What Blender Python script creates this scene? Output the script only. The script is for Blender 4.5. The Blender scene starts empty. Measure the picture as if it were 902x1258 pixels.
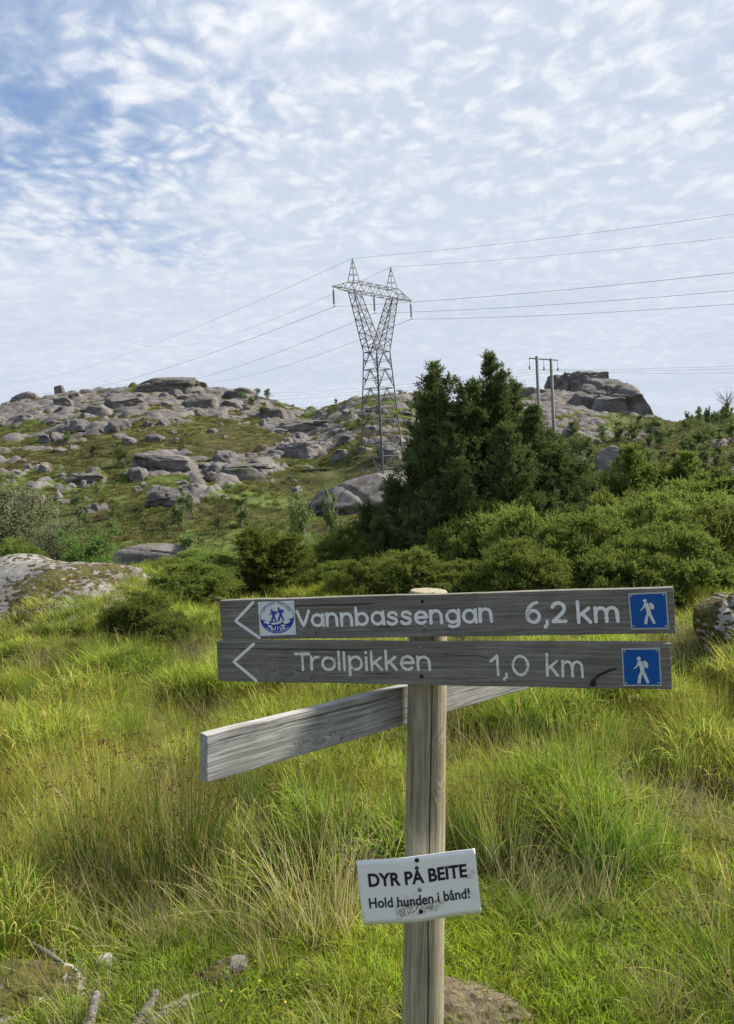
import bpy, bmesh, math, random
import numpy as np
from mathutils import Vector, Matrix

# ------------------------------------------------------------------ camera, sky, sun, exposure
SC = bpy.context.scene
COL = SC.collection
RAD = math.radians
IW, IH, FPX = 902.0, 1258.0, 946.0          # photograph size and focal length in its pixels
EYE = Vector((0, 0, 1.6))
PITCH, ROLL = RAD(-2.66), RAD(3.0)
_r0, _f = Vector((1, 0, 0)), Vector((0, math.cos(PITCH), math.sin(PITCH)))
_u0 = _r0.cross(_f)
CR = _r0 * math.cos(ROLL) - _u0 * math.sin(ROLL)
CU = _r0 * math.sin(ROLL) + _u0 * math.cos(ROLL)
cd = bpy.data.cameras.new('camera'); cam = bpy.data.objects.new('camera', cd); COL.objects.link(cam)
m3 = Matrix((CR, CU, -_f)).transposed().to_4x4(); m3.translation = EYE
cam.matrix_world = m3
cd.sensor_fit = 'VERTICAL'; cd.sensor_height = 24.0; cd.lens = 24.0 * FPX / IH
cd.clip_start = 0.05; cd.clip_end = 6000
SC.camera = cam

SUN_AZ, SUN_EL = RAD(24), RAD(40)           # azimuth counted from +X towards +Y
SUN = Vector((math.cos(SUN_EL) * math.cos(SUN_AZ), math.cos(SUN_EL) * math.sin(SUN_AZ), math.sin(SUN_EL)))
sl = bpy.data.lights.new('sun', 'SUN'); sl.energy = 4.3; sl.angle = RAD(6); sl.color = (1.0, 0.93, 0.80)
so = bpy.data.objects.new('sun', sl); COL.objects.link(so)
so.rotation_euler = SUN.to_track_quat('Z', 'Y').to_euler(); so.location = (60, 25, 60)

def nd(nt, typ, ins=None, **props):
    n = nt.nodes.new(typ)
    for k, v in props.items(): setattr(n, k, v)
    for k, v in (ins or {}).items():
        s = n.inputs[k]
        if isinstance(v, bpy.types.NodeSocket): nt.links.new(v, s)
        else: s.default_value = v
    return n
def c4(c): return tuple(c) + (1.0,) if len(c) == 3 else tuple(c)
def mixc(nt, fac, a, b, blend='MIX'):
    n = nt.nodes.new('ShaderNodeMix'); n.data_type = 'RGBA'; n.blend_type = blend; n.clamp_factor = True
    for i, v in ((0, fac), (6, a), (7, b)):
        s = n.inputs[i]
        if isinstance(v, bpy.types.NodeSocket): nt.links.new(v, s)
        else: s.default_value = c4(v) if i else v
    return n.outputs[2]
def math_(nt, op, a, b=0.0, c=0.0, clamp=False):
    n = nt.nodes.new('ShaderNodeMath'); n.operation = op; n.use_clamp = clamp
    for i, v in enumerate((a, b, c)):
        if isinstance(v, bpy.types.NodeSocket): nt.links.new(v, n.inputs[i])
        else: n.inputs[i].default_value = v
    return n.outputs[0]
def ss(nt, v, lo, hi, a=0.0, b=1.0):        # smoothstep
    n = nd(nt, 'ShaderNodeMapRange', {'Value': v, 'From Min': lo, 'From Max': hi, 'To Min': a, 'To Max': b}, interpolation_type='SMOOTHSTEP')
    return n.outputs[0]
def noise(nt, vec, scale, detail=4.0, rough=0.55, dist=0.0, out=0):
    return nd(nt, 'ShaderNodeTexNoise', {'Vector': vec, 'Scale': scale, 'Detail': detail, 'Roughness': rough, 'Distortion': dist}).outputs[out]
def mapping(nt, vec, scale=(1, 1, 1), loc=(0, 0, 0), rot=(0, 0, 0)):
    return nd(nt, 'ShaderNodeMapping', {'Vector': vec, 'Scale': scale, 'Location': loc, 'Rotation': rot}).outputs[0]

W = bpy.data.worlds.new('World'); SC.world = W; W.use_nodes = True
nt = W.node_tree; nt.nodes.clear()
geo = nd(nt, 'ShaderNodeTexCoord').outputs['Generated']
sky = nd(nt, 'ShaderNodeTexSky', sky_type='NISHITA', sun_disc=False, sun_elevation=SUN_EL, sun_rotation=math.atan2(SUN.x, SUN.y),
         altitude=200, air_density=1.0, dust_density=0.4, ozone_density=1.5).outputs[0]
sep = nd(nt, 'ShaderNodeSeparateXYZ', {'Vector': geo})
zz = math_(nt, 'ADD', math_(nt, 'MAXIMUM', sep.outputs[2], 0.0), 0.10)
pl = nd(nt, 'ShaderNodeCombineXYZ', {'X': math_(nt, 'DIVIDE', sep.outputs[0], zz), 'Y': math_(nt, 'DIVIDE', sep.outputs[1], zz), 'Z': 0.0}).outputs[0]
# cloud deck on a plane overhead: broad cover, then altocumulus cells in it
warp = nd(nt, 'ShaderNodeVectorMath', {0: noise(nt, pl, 4.0, 3.0, 0.5, out=1), 1: (0.5, 0.5, 0.5)}, operation='SUBTRACT').outputs[0]
warp = nd(nt, 'ShaderNodeVectorMath', {0: warp, 'Scale': 0.17}, operation='SCALE').outputs[0]
plw = nd(nt, 'ShaderNodeVectorMath', {0: pl, 1: warp}, operation='ADD').outputs[0]
cells = nd(nt, 'ShaderNodeTexVoronoi', {'Vector': mapping(nt, plw, (1.0, 0.85, 1), rot=(0, 0, 0.3)), 'Scale': 22.0, 'Randomness': 1.0}, feature='F1').outputs['Distance']
cellb = nd(nt, 'ShaderNodeTexVoronoi', {'Vector': mapping(nt, plw, (0.85, 1.0, 1), rot=(0, 0, -0.4)), 'Scale': 8.5, 'Randomness': 1.0}, feature='F1').outputs['Distance']
cells = nd(nt, 'ShaderNodeMix', {0: ss(nt, noise(nt, pl, 2.4, 3.0, 0.6), 0.40, 0.60), 2: cells, 3: cellb}).outputs[0]
fine = noise(nt, mapping(nt, plw, (1.0, 0.85, 1), rot=(0, 0, 0.3)), 13.0, 5.0, 0.58)
broad = noise(nt, pl, 0.9, 2.0, 0.5)
sund = nd(nt, 'ShaderNodeVectorMath', {0: geo, 1: tuple(SUN)}, operation='DOT_PRODUCT').outputs['Value']
# thickness of the deck: grows towards the sun's side and towards the horizon, where one looks through more of it
thick = math_(nt, 'MULTIPLY_ADD', fine, 1.2, -0.6)
thick = math_(nt, 'MULTIPLY_ADD', cells, -0.65, thick)
thick = math_(nt, 'ADD', thick, math_(nt, 'MULTIPLY_ADD', broad, 2.4, -1.2))
thick = math_(nt, 'ADD', thick, ss(nt, sund, 0.05, 0.75, 0.0, 1.0))
thick = math_(nt, 'ADD', thick, ss(nt, sep.outputs[2], 0.46, 0.12, 0.0, 1.15))
cover = ss(nt, thick, -0.62, 0.56)
lump = ss(nt, math_(nt, 'SUBTRACT', fine, math_(nt, 'MULTIPLY', cells, 0.35)), 0.2, 0.62)
bank = ss(nt, noise(nt, mapping(nt, pl, (0.5, 0.8, 1)), 1.1, 4.0, 0.5), 0.35, 0.68)
cloud = mixc(nt, lump, (5.2, 5.9, 7.0), (7.9, 8.15, 8.5))
lowl = ss(nt, sep.outputs[2], 0.42, 0.18)
cloud = mixc(nt, math_(nt, 'MULTIPLY', lowl, 0.6), cloud, (6.1, 6.65, 7.5))
cloud = mixc(nt, math_(nt, 'MULTIPLY', ss(nt, sep.outputs[2], 0.50, 0.05), math_(nt, 'MULTIPLY_ADD', bank, 0.55, 0.15)), cloud, (4.7, 5.35, 6.4))
blue = mixc(nt, 0.55, mixc(nt, 1.0, sky, (1.0, 1.0, 1.0), 'MULTIPLY'), (2.4, 3.75, 6.6))
skyc = mixc(nt, cover, blue, cloud)
bg = nd(nt, 'ShaderNodeBackground', {'Color': skyc, 'Strength': 0.059})
nd(nt, 'ShaderNodeOutputWorld', {'Surface': bg.outputs[0]})

vs = SC.view_settings
vs.view_transform = 'Standard'; vs.look = 'None'; vs.exposure = 1.02; vs.gamma = 1.0; vs.use_curve_mapping = False
SC.cycles.max_bounces = 4; SC.cycles.diffuse_bounces = 2; SC.cycles.transmission_bounces = 4; SC.cycles.transparent_max_bounces = 4

# ------------------------------------------------------------------ helpers
def ray(px, py): return CR * ((px - IW / 2) / FPX) + CU * ((IH / 2 - py) / FPX) + _f
def at(px, py, d): return EYE + ray(px, py) * d

def _hash(ix, iy, iz, seed):
    h = (ix.astype(np.int64) * 374761393 + iy.astype(np.int64) * 668265263 + iz.astype(np.int64) * 2147483647 + seed * 1274126177) & 0xffffffff
    h = ((h ^ (h >> 13)) * 1274126177) & 0xffffffff
    h = ((h ^ (h >> 16)) * 2246822519) & 0xffffffff
    return ((h ^ (h >> 15)) & 0xffff) / 65535.0
def vnoise(p, seed=0):
    p = np.asarray(p, float); i = np.floor(p); f = p - i; f = f * f * f * (f * (f * 6 - 15) + 10)
    x, y, z = i[..., 0], i[..., 1], i[..., 2]; r = 0
    for dx in (0, 1):
        for dy in (0, 1):
            for dz in (0, 1):
                w = (f[..., 0] if dx else 1 - f[..., 0]) * (f[..., 1] if dy else 1 - f[..., 1]) * (f[..., 2] if dz else 1 - f[..., 2])
                r = r + w * _hash(x + dx, y + dy, z + dz, seed)
    return r * 2 - 1
def fbm(p, oct=4, seed=0, gain=0.5):
    p = np.asarray(p, float); a, s, t = 1.0, 0, 0
    for k in range(oct):
        s = s + a * vnoise(p * 2.03 ** k + 17.3 * k, seed + k); t += a; a *= gain
    return s / t
def fbm2(x, y, scale, oct=4, seed=0):
    x = np.asarray(x, float); y = np.asarray(y, float)
    return fbm(np.stack([x / scale, y / scale, np.zeros_like(x) + 0.37], -1), oct, seed)
def sstep(x, a, b):
    t = np.clip((np.asarray(x, float) - a) / (b - a), 0, 1); return t * t * (3 - 2 * t)

# skyline of the hills, read as elevation angles by bearing; crest distance by bearing (metres)
_SKY = [(-40, 505), (0, 500), (30, 492), (70, 486), (110, 483), (150, 477), (185, 473), (230, 476), (270, 480), (305, 485), (330, 492), (352, 498),
        (378, 505), (400, 500), (430, 492), (460, 487), (490, 484), (515, 489), (560, 497), (600, 490), (640, 482), (690, 480), (740, 486), (765, 498), (790, 511),
        (830, 520), (860, 511), (902, 507), (940, 503)]
_CRD = [(-30, 235), (-20, 240), (-9, 235), (-5, 215), (0, 185), (5, 190), (10, 235), (17, 250), (21, 200), (27, 165), (35, 165)]
_sa, _se = [], []
for _px, _py in _SKY:
    v = ray(_px, _py); _sa.append(math.degrees(math.atan2(v.x, v.y))); _se.append(math.atan2(v.z, math.hypot(v.x, v.y)))
_sa = [-180, -75] + _sa + [75, 180]; _se = [RAD(2), RAD(4)] + _se + [RAD(4), RAD(2)]
PYL = POOL = None
# where bare bedrock shows on the hillside: boxes of the photograph (x0, x1, y0, y1, strength), turned into places on the hill
BED = [(-60, 120, 478, 522, .50), (100, 335, 470, 512, .50), (40, 200, 508, 545, .40), (0, 60, 520, 560, .3), (165, 340, 552, 594, .40), (325, 430, 505, 560, .46), (400, 520, 485, 575, .36), (100, 270, 590, 625, .22),
       (0, 110, 565, 620, .15), (640, 800, 470, 540, .5), (820, 905, 520, 590, .15), (-300, -40, 480, 620, .3)]
def worley(x, y, seed):
    ix, iy = np.floor(x), np.floor(y); f1 = np.full(x.shape, 9.0); f2 = f1.copy(); idv = np.zeros(x.shape)
    for dx in (-1, 0, 1):
        for dy in (-1, 0, 1):
            cx_, cy_ = ix + dx, iy + dy; z_ = np.zeros_like(cx_)
            d = np.hypot(cx_ + .1 + .8 * _hash(cx_, cy_, z_, seed) - x, cy_ + .1 + .8 * _hash(cx_, cy_, z_ + 1, seed) - y); hv = _hash(cx_, cy_, z_ + 2, seed)
            n1 = d < f1; f2 = np.where(n1, f1, np.minimum(f2, d)); idv = np.where(n1, hv, idv); f1 = np.where(n1, d, f1)
    return f1, f2, idv
def bedrock(x, y, z):
    v = np.stack([x, y, z - EYE.z], -1); dp = v @ np.array(_f[:]); px = IW / 2 + FPX * (v @ np.array(CR[:])) / dp; py = IH / 2 - FPX * (v @ np.array(CU[:])) / dp
    w = np.zeros_like(x)
    for x0, x1, y0, y1, s in BED: w = np.maximum(w, s * sstep(px, x0 - 25, x0 + 15) * (1 - sstep(px, x1 - 15, x1 + 25)) * sstep(py, y0 - 12, y0 + 6) * (1 - sstep(py, y1 - 6, y1 + 12)))
    n = fbm2(x + 9, y * 1.6, 5.5, 4, 61) * 1.0 + fbm2(x, y, 30.0, 2, 67) * .35
    m = sstep(w + n, .42, .56) * (w > 0.02)
    xr, yr = x * .92 + y * .4 + 1.2 * fbm2(x, y, 5.0, 2, 71), y * .92 - x * .4 + 1.2 * fbm2(x, y, 5.0, 2, 73)
    f1, f2, i1 = worley(xr / 3.9, yr / 2.3, 5); g1, g2, i2 = worley(xr / 1.5, yr / 1.0, 9)
    hgt = (.4 + .85 * i1) * (1 - np.clip(f1, 0, 1) ** 2) - .55 * np.exp(-((f2 - f1) / .11) ** 2) + .22 * (.3 + i2) * (1 - g1 ** 2) - .22 * np.exp(-((g2 - g1) / .12) ** 2)
    return m, hgt
def H(x, y, fine=True):
    x = np.asarray(x, float); y = np.asarray(y, float)
    r = np.hypot(x, y); az = np.degrees(np.arctan2(x, y))
    rc = np.interp(az, [a for a, _ in _CRD], [d for _, d in _CRD])
    zc = EYE.z + rc * np.tan(np.interp(az, _sa, _se))
    valley = -5.0
    t = np.clip((r - 52) / (rc - 52), 0, None)
    up = np.where(t < 1, np.clip(t, 0, 1) ** 1.3, 1 - 0.55 * sstep(t, 1.0, 2.2) - 0.10 * np.clip(t - 1, 0, 0.5))
    z = valley * sstep(r, 14, 52) + (zc - valley) * up
    amp = sstep(r, 40, 90) * (1 - 0.75 * np.exp(-((t - 1) / 0.10) ** 2))
    z = z + amp * (2.2 * fbm2(x, y, 42, 3, 5) + 0.9 * fbm2(x, y, 13, 3, 9))
    z = z + sstep(r, 60, 100) * 0.35 * fbm2(x, y, 4.5, 2, 13)
    sel = (r > 60) & (r < 300) & (np.abs(az) < 45)
    if sel.any():
        z = np.array(z); m_, h_ = bedrock(x[sel], y[sel], z[sel]); z[sel] += m_ * h_
    n = 1 - sstep(r, 14, 40)
    z = z + n * (0.05 * fbm2(x, y, 2.6, 2, 21) * sstep(r, 1.5, 4) + 0.24 * fbm2(x, y, 1.15, 3, 25) * sstep(r, 2.6, 5))
    z = z + 0.22 * sstep(x, 1.8, 4.0) * sstep(y, 3.0, 5.0) * (1 - sstep(r, 7, 9))        # bank on the right of the meadow
    z = z + 0.25 * np.exp(-((x + 3.5) ** 2 + (y - 8.5) ** 2) / 5.0)
    if POOL is not None:
        w = 1 - sstep(np.hypot((x - POOL[0]) / 1.0, (y - POOL[1]) / 1.3), 3.4, 7.5); z = z * (1 - w) + w * POOL[2]
    if PYL is not None:
        w = np.exp(-((((x - PYL[0] + 3) / 13.0) ** 2 + ((y - PYL[1] + 6) / 15.0) ** 2)) ** 2); z = z * (1 - w) + w * (PYL[2] - 4.2)
    return z
def Hs(x, y): return float(H(np.array([x]), np.array([y]))[0])
_T = np.geomspace(1.2, 700, 5000)
def hit(px, py, tmin=1.2):
    v = ray(px, py); t = _T[_T > tmin]
    d = EYE.z + v.z * t - H(v.x * t, v.y * t)
    k = np.argmax(d < 0) if (d < 0).any() else -1
    tt = t[k]; p = EYE + v * float(tt); p.z = Hs(p.x, p.y); return p, float(tt)
def ground_at(px, py, d):
    p = at(px, py, d); p.z = Hs(p.x, p.y); return p

# ------------------------------------------------------------------ mesh building
def mesh_np(name, V, F, mats=(), smooth=False, midx=None, attr=None):
    V = np.asarray(V, np.float32); F = np.asarray(F, np.int32)
    me = bpy.data.meshes.new(name); n, k = F.shape
    me.vertices.add(len(V)); me.vertices.foreach_set('co', V.ravel())
    me.loops.add(n * k); me.loops.foreach_set('vertex_index', F.ravel())
    me.polygons.add(n); me.polygons.foreach_set('loop_start', np.arange(0, n * k, k, dtype=np.int32))
    me.polygons.foreach_set('use_smooth', np.full(n, smooth, dtype=bool))
    if midx is not None: me.polygons.foreach_set('material_index', np.asarray(midx, np.int32))
    for m in mats: me.materials.append(m)
    for an, arr in (attr or {}).items():
        a = me.attributes.new(an, 'FLOAT_VECTOR', 'POINT'); a.data.foreach_set('vector', np.asarray(arr, np.float32).ravel())
    me.update(calc_edges=True); me.validate(); return me
def mesh_py(name, V, F, mats=(), smooth=False, midx=None):
    me = bpy.data.meshes.new(name); me.from_pydata([tuple(v) for v in V], [], [tuple(f) for f in F])
    for m in mats: me.materials.append(m)
    for i, p in enumerate(me.polygons):
        p.use_smooth = smooth
        if midx is not None: p.material_index = midx[i]
    me.update(); return me
def obj(name, me, parent=None, mat=None):
    o = bpy.data.objects.new(name, me); COL.objects.link(o)
    if parent is not None: o.parent = parent
    if mat is not None: o.matrix_local = mat
    return o
def tag(o, label=None, cat=None, group=None, kind=None):
    for k, v in (('label', label), ('category', cat), ('group', group), ('kind', kind)):
        if v: o[k] = v
    return o
def empty(name, loc=(0, 0, 0), rz=0.0, sc=1.0):
    o = bpy.data.objects.new(name, None); COL.objects.link(o); o.location = loc; o.rotation_euler = (0, 0, rz)
    o.scale = (sc, sc, sc) if not isinstance(sc, (tuple, list)) else sc
    o.empty_display_size = 0.1
    return o

class MB:                                    # collects boxes, tubes and polygons into one mesh
    def __init__(s): s.V, s.F, s.M = [], [], []
    def add(s, V, F, m=0):
        b = len(s.V); s.V += [tuple(v) for v in V]; s.F += [tuple(i + b for i in f) for f in F]; s.M += [m] * len(F)
    def bar(s, a, b, w, w2=None, m=0, sides=4):
        a, b = Vector(a), Vector(b); d = (b - a)
        if d.length < 1e-6: return
        d.normalize(); u = d.cross(Vector((0.31, 0.17, 0.93))); u.normalize(); v = d.cross(u)
        w2 = w if w2 is None else w2; R = []
        for p, r in ((a, w), (b, w2)):
            for k in range(sides):
                t = 2 * math.pi * (k + .5) / sides; R.append(p + (u * math.cos(t) + v * math.sin(t)) * r * 0.7)
        F = [(k, (k + 1) % sides, sides + (k + 1) % sides, sides + k) for k in range(sides)] + [tuple(range(sides))[::-1], tuple(range(sides, 2 * sides))]
        s.add(R, F, m)
    def tube(s, pts, rad, sides=6, m=0, cap=True):
        pts = [Vector(p) for p in pts]; n = len(pts); V = []; u = None
        for i, p in enumerate(pts):
            d = (pts[min(i + 1, n - 1)] - pts[max(i - 1, 0)]).normalized()
            if u is None: u = d.cross(Vector((0.13, 0.29, 0.95))).normalized()
            u = (u - d * u.dot(d)).normalized(); v = d.cross(u); r = rad[i] if hasattr(rad, '__len__') else rad
            for k in range(sides):
                t = 2 * math.pi * k / sides; V.append(p + (u * math.cos(t) + v * math.sin(t)) * r)
        F = [(i * sides + k, i * sides + (k + 1) % sides, (i + 1) * sides + (k + 1) % sides, (i + 1) * sides + k) for i in range(n - 1) for k in range(sides)]
        if cap: F += [tuple(range(sides))[::-1], tuple((n - 1) * sides + k for k in range(sides))]
        s.add(V, F, m)
    def box(s, c, h, m=0):
        V = [(c[0] + a * h[0], c[1] + b * h[1], c[2] + d * h[2]) for a in (-1, 1) for b in (-1, 1) for d in (-1, 1)]
        s.add(V, [(0, 1, 3, 2), (4, 6, 7, 5), (0, 4, 5, 1), (2, 3, 7, 6), (0, 2, 6, 4), (1, 5, 7, 3)], m)
    def mesh(s, name, mats, smooth=False): return mesh_py(name, s.V, s.F, mats if isinstance(mats, (list, tuple)) else [mats], smooth, s.M)

# ------------------------------------------------------------------ materials
def newmat(name):
    m = bpy.data.materials.new(name); m.use_nodes = True; nt = m.node_tree; nt.nodes.clear()
    out = nt.nodes.new('ShaderNodeOutputMaterial'); return m, nt, out
def leafsh(nt, out, color, trans):
    d = nd(nt, 'ShaderNodeBsdfDiffuse', {'Color': color}); t = nd(nt, 'ShaderNodeBsdfTranslucent', {'Color': color})
    nt.links.new(nd(nt, 'ShaderNodeMixShader', {0: trans, 1: d.outputs[0], 2: t.outputs[0]}).outputs[0], out.inputs[0])
def finish(nt, out, color, rough=0.8, bump=None, bstr=0.4, bdist=0.01, metal=0.0, spec=0.3, trans=0.0, tcol=None):
    p = nd(nt, 'ShaderNodeBsdfPrincipled', {'Base Color': color if isinstance(color, bpy.types.NodeSocket) else c4(color), 'Roughness': rough, 'Metallic': metal, 'Specular IOR Level': spec})
    if bump is not None:
        b = nd(nt, 'ShaderNodeBump', {'Height': bump, 'Strength': bstr, 'Distance': bdist}); nt.links.new(b.outputs[0], p.inputs['Normal'])
    sh = p.outputs[0]
    if trans > 0:
        t = nd(nt, 'ShaderNodeBsdfTranslucent', {'Color': tcol if tcol is not None else (color if isinstance(color, bpy.types.NodeSocket) else c4(color))})
        sh = nd(nt, 'ShaderNodeMixShader', {0: trans, 1: sh, 2: t.outputs[0]}).outputs[0]
    nt.links.new(sh, out.inputs[0])
def ocoord(nt): return nd(nt, 'ShaderNodeTexCoord').outputs['Object']
def wpos(nt): return nd(nt, 'ShaderNodeNewGeometry').outputs['Position']
def orand(nt): return nd(nt, 'ShaderNodeObjectInfo').outputs['Random']

def plain(name, col, rough=0.6, metal=0.0, var=0.15, scale=30.0, spec=0.4):
    m, nt, out = newmat(name); n = noise(nt, ocoord(nt), scale, 5.0)
    c = mixc(nt, n, tuple(x * (1 - var) for x in col), tuple(min(1, x * (1 + var)) for x in col))
    finish(nt, out, c, rough, metal=metal, spec=spec); return m

def wood(name, dark, mid, light, axis=0, knots=True, wet=0.0):
    m, nt, out = newmat(name); oc = ocoord(nt)
    s = [62.0, 62.0, 62.0]; s[axis] = 2.3
    w = nd(nt, 'ShaderNodeVectorMath', {0: noise(nt, oc, 5.0, 3.0, out=1), 'Scale': 0.010}, operation='SCALE').outputs[0]
    oc2 = nd(nt, 'ShaderNodeVectorMath', {0: oc, 1: w}, operation='ADD').outputs[0]
    kn = None
    if knots:
        s2 = [3.0, 8.0, 8.0] if axis == 0 else [9.0, 9.0, 2.6]
        v = nd(nt, 'ShaderNodeTexVoronoi', {'Vector': mapping(nt, oc2, tuple(s2), (0.3, 0.7, 0.45)), 'Scale': 1.0, 'Randomness': 1.0})
        kn = v.outputs['Distance']
        ring = math_(nt, 'MULTIPLY', ss(nt, kn, 0.30, 0.0), 0.05)
        oc2 = nd(nt, 'ShaderNodeVectorMath', {0: oc2, 1: nd(nt, 'ShaderNodeCombineXYZ', {'X': ring, 'Y': ring, 'Z': ring}).outputs[0]}, operation='ADD').outputs[0]
    g = noise(nt, mapping(nt, oc2, tuple(s)), 1.6, 6.0, 0.65)
    g2 = noise(nt, mapping(nt, oc2, tuple(x * (4.5 if i != axis else 2.0) for i, x in enumerate(s))), 1.0, 4.0, 0.7)
    big = noise(nt, oc, 6.0, 4.0, 0.6)
    c = mixc(nt, ss(nt, g, 0.33, 0.68), dark, mid)
    c = mixc(nt, ss(nt, math_(nt, 'ADD', math_(nt, 'MULTIPLY', g2, 0.6), math_(nt, 'MULTIPLY', big, 0.4)), 0.46, 0.66), c, light)
    c = mixc(nt, math_(nt, 'MULTIPLY', ss(nt, big, 0.58, 0.72), 0.45), c, tuple(x * 0.6 for x in dark))
    crack = ss(nt, noise(nt, mapping(nt, oc2, tuple(x * (1.2 if i != axis else 0.55) for i, x in enumerate(s)), (3, 1, 2)), 1.0, 3.0, 0.6), 0.30, 0.34, 1.0, 0.0)
    c = mixc(nt, math_(nt, 'MULTIPLY', crack, 0.75), c, tuple(x * 0.3 for x in dark))
    if kn is not None: c = mixc(nt, ss(nt, kn, 0.10, 0.05, 0.0, 0.8), c, tuple(x * 0.45 for x in dark))
    hgt = math_(nt, 'SUBTRACT', math_(nt, 'ADD', g, math_(nt, 'MULTIPLY', g2, 0.5)), crack)
    finish(nt, out, c, 0.82, hgt, 0.55, 0.0025, spec=0.25); return m

def granite(name, base, dark, lich, moss=0.0, far=False):
    m, nt, out = newmat(name); P = wpos(nt)
    sc = 0.18 if far else 1.0
    n1 = noise(nt, P, 1.3 * sc, 6.0, 0.62); n2 = noise(nt, P, 7.0 * sc, 6.0, 0.65); n3 = noise(nt, P, 40.0 * sc, 3.0, 0.6)
    stre = noise(nt, mapping(nt, P, (1.6 * sc, 1.6 * sc, 0.25 * sc)), 1.5, 4.0, 0.6)
    c = mixc(nt, ss(nt, n1, 0.34, 0.66), dark, base)
    c = mixc(nt, ss(nt, stre, 0.52, 0.70, 0.0, 0.55), c, tuple(x * 0.55 for x in dark))
    c = mixc(nt, ss(nt, n2, 0.52, 0.64, 0.0, 0.75), c, lich)
    c = mixc(nt, ss(nt, n3, 0.60, 0.72, 0.0, 0.5), c, tuple(x * 0.5 for x in dark))
    h = math_(nt, 'ADD', n2, math_(nt, 'MULTIPLY', n3, 0.5))
    if moss > 0:
        v = noise(nt, mapping(nt, P, (1, 1, 2.2)), 13.0, 4.0, 0.55); v2 = noise(nt, P, 1.1, 3.0, 0.5); v3 = noise(nt, P, 22.0, 4.0)
        mk = ss(nt, math_(nt, 'ADD', v, math_(nt, 'MULTIPLY_ADD', v2, 0.9, -0.45)), 0.61 - 0.12 * moss, 0.66 - 0.12 * moss)
        mc = mixc(nt, ss(nt, v3, 0.35, 0.65), (0.035, 0.026, 0.016), (0.105, 0.085, 0.022))
        mc = mixc(nt, ss(nt, v2, 0.56, 0.68, 0.0, 0.7), mc, (0.085, 0.085, 0.02))
        c = mixc(nt, mk, c, mc); h = math_(nt, 'ADD', h, math_(nt, 'MULTIPLY', math_(nt, 'MULTIPLY', mk, v3), 2.0))
    if far:
        c = mixc(nt, ss(nt, noise(nt, P, 0.35, 5.0, 0.6), 0.56, 0.66, 0.0, 0.8), c, (0.075, 0.085, 0.035))
    finish(nt, out, c, 0.88, h, 0.5, 0.25 if far else 0.03, spec=0.2); return m

def foliage(name, a, b, tip, trans=0.3, var=0.25):
    m, nt, out = newmat(name)
    at_ = nd(nt, 'ShaderNodeAttribute', attribute_name='bl').outputs['Vector']
    s = nd(nt, 'ShaderNodeSeparateXYZ', {'Vector': at_})
    c = mixc(nt, s.outputs[1], a, b)
    c = mixc(nt, math_(nt, 'MULTIPLY', ss(nt, s.outputs[0], 0.3, 1.0), 0.6), c, tip)
    hv = nd(nt, 'ShaderNodeHueSaturation', {'Hue': math_(nt, 'MULTIPLY_ADD', orand(nt), 0.026, 0.487), 'Saturation': 1.0, 'Value': math_(nt, 'MULTIPLY_ADD', orand(nt), 2 * var, 1 - var), 'Color': c}).outputs[0]
    leafsh(nt, out, hv, trans); return m

def grassmat(name, base, mid, tip, straw, strawf=0.2, trans=0.42):
    m, nt, out = newmat(name)
    s = nd(nt, 'ShaderNodeSeparateXYZ', {'Vector': nd(nt, 'ShaderNodeAttribute', attribute_name='bl').outputs['Vector']})
    h, r = s.outputs[0], s.outputs[1]
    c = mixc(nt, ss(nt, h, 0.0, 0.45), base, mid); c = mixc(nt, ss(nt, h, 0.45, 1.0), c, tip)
    P = wpos(nt)
    patch = noise(nt, P, 0.9, 3.0, 0.5)
    c = mixc(nt, ss(nt, noise(nt, P, 0.7, 2.0, 0.5), 0.35, 0.60, 0.0, 0.85), c, mixc(nt, 1.0, c, (1.26, 1.06, 0.8), 'MULTIPLY'))
    dry = math_(nt, 'ADD', r, math_(nt, 'MULTIPLY_ADD', patch, 0.9, -0.45))
    c = mixc(nt, ss(nt, dry, 1.0 - strawf - 0.06, 1.0 - strawf + 0.06), c, straw)
    hv = nd(nt, 'ShaderNodeHueSaturation', {'Hue': math_(nt, 'MULTIPLY_ADD', orand(nt), 0.03, 0.492), 'Saturation': math_(nt, 'MULTIPLY_ADD', r, 0.2, 0.85), 'Value': math_(nt, 'MULTIPLY_ADD', orand(nt), 0.95, 0.60), 'Color': c}).outputs[0]
    leafsh(nt, out, hv, trans); return m

def paint(name, col, wear, scale=220.0, under=(0.09, 0.088, 0.08)):
    m, nt, out = newmat(name); oc = ocoord(nt)
    n = math_(nt, 'ADD', math_(nt, 'MULTIPLY', noise(nt, oc, scale, 4.0, 0.7), 0.6), math_(nt, 'MULTIPLY', noise(nt, oc, scale / 6, 3.0), 0.4))
    c = mixc(nt, ss(nt, n, 0.5 + wear - 0.04, 0.5 + wear + 0.07), col, under)
    finish(nt, out, c, 0.7, spec=0.3); return m

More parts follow.
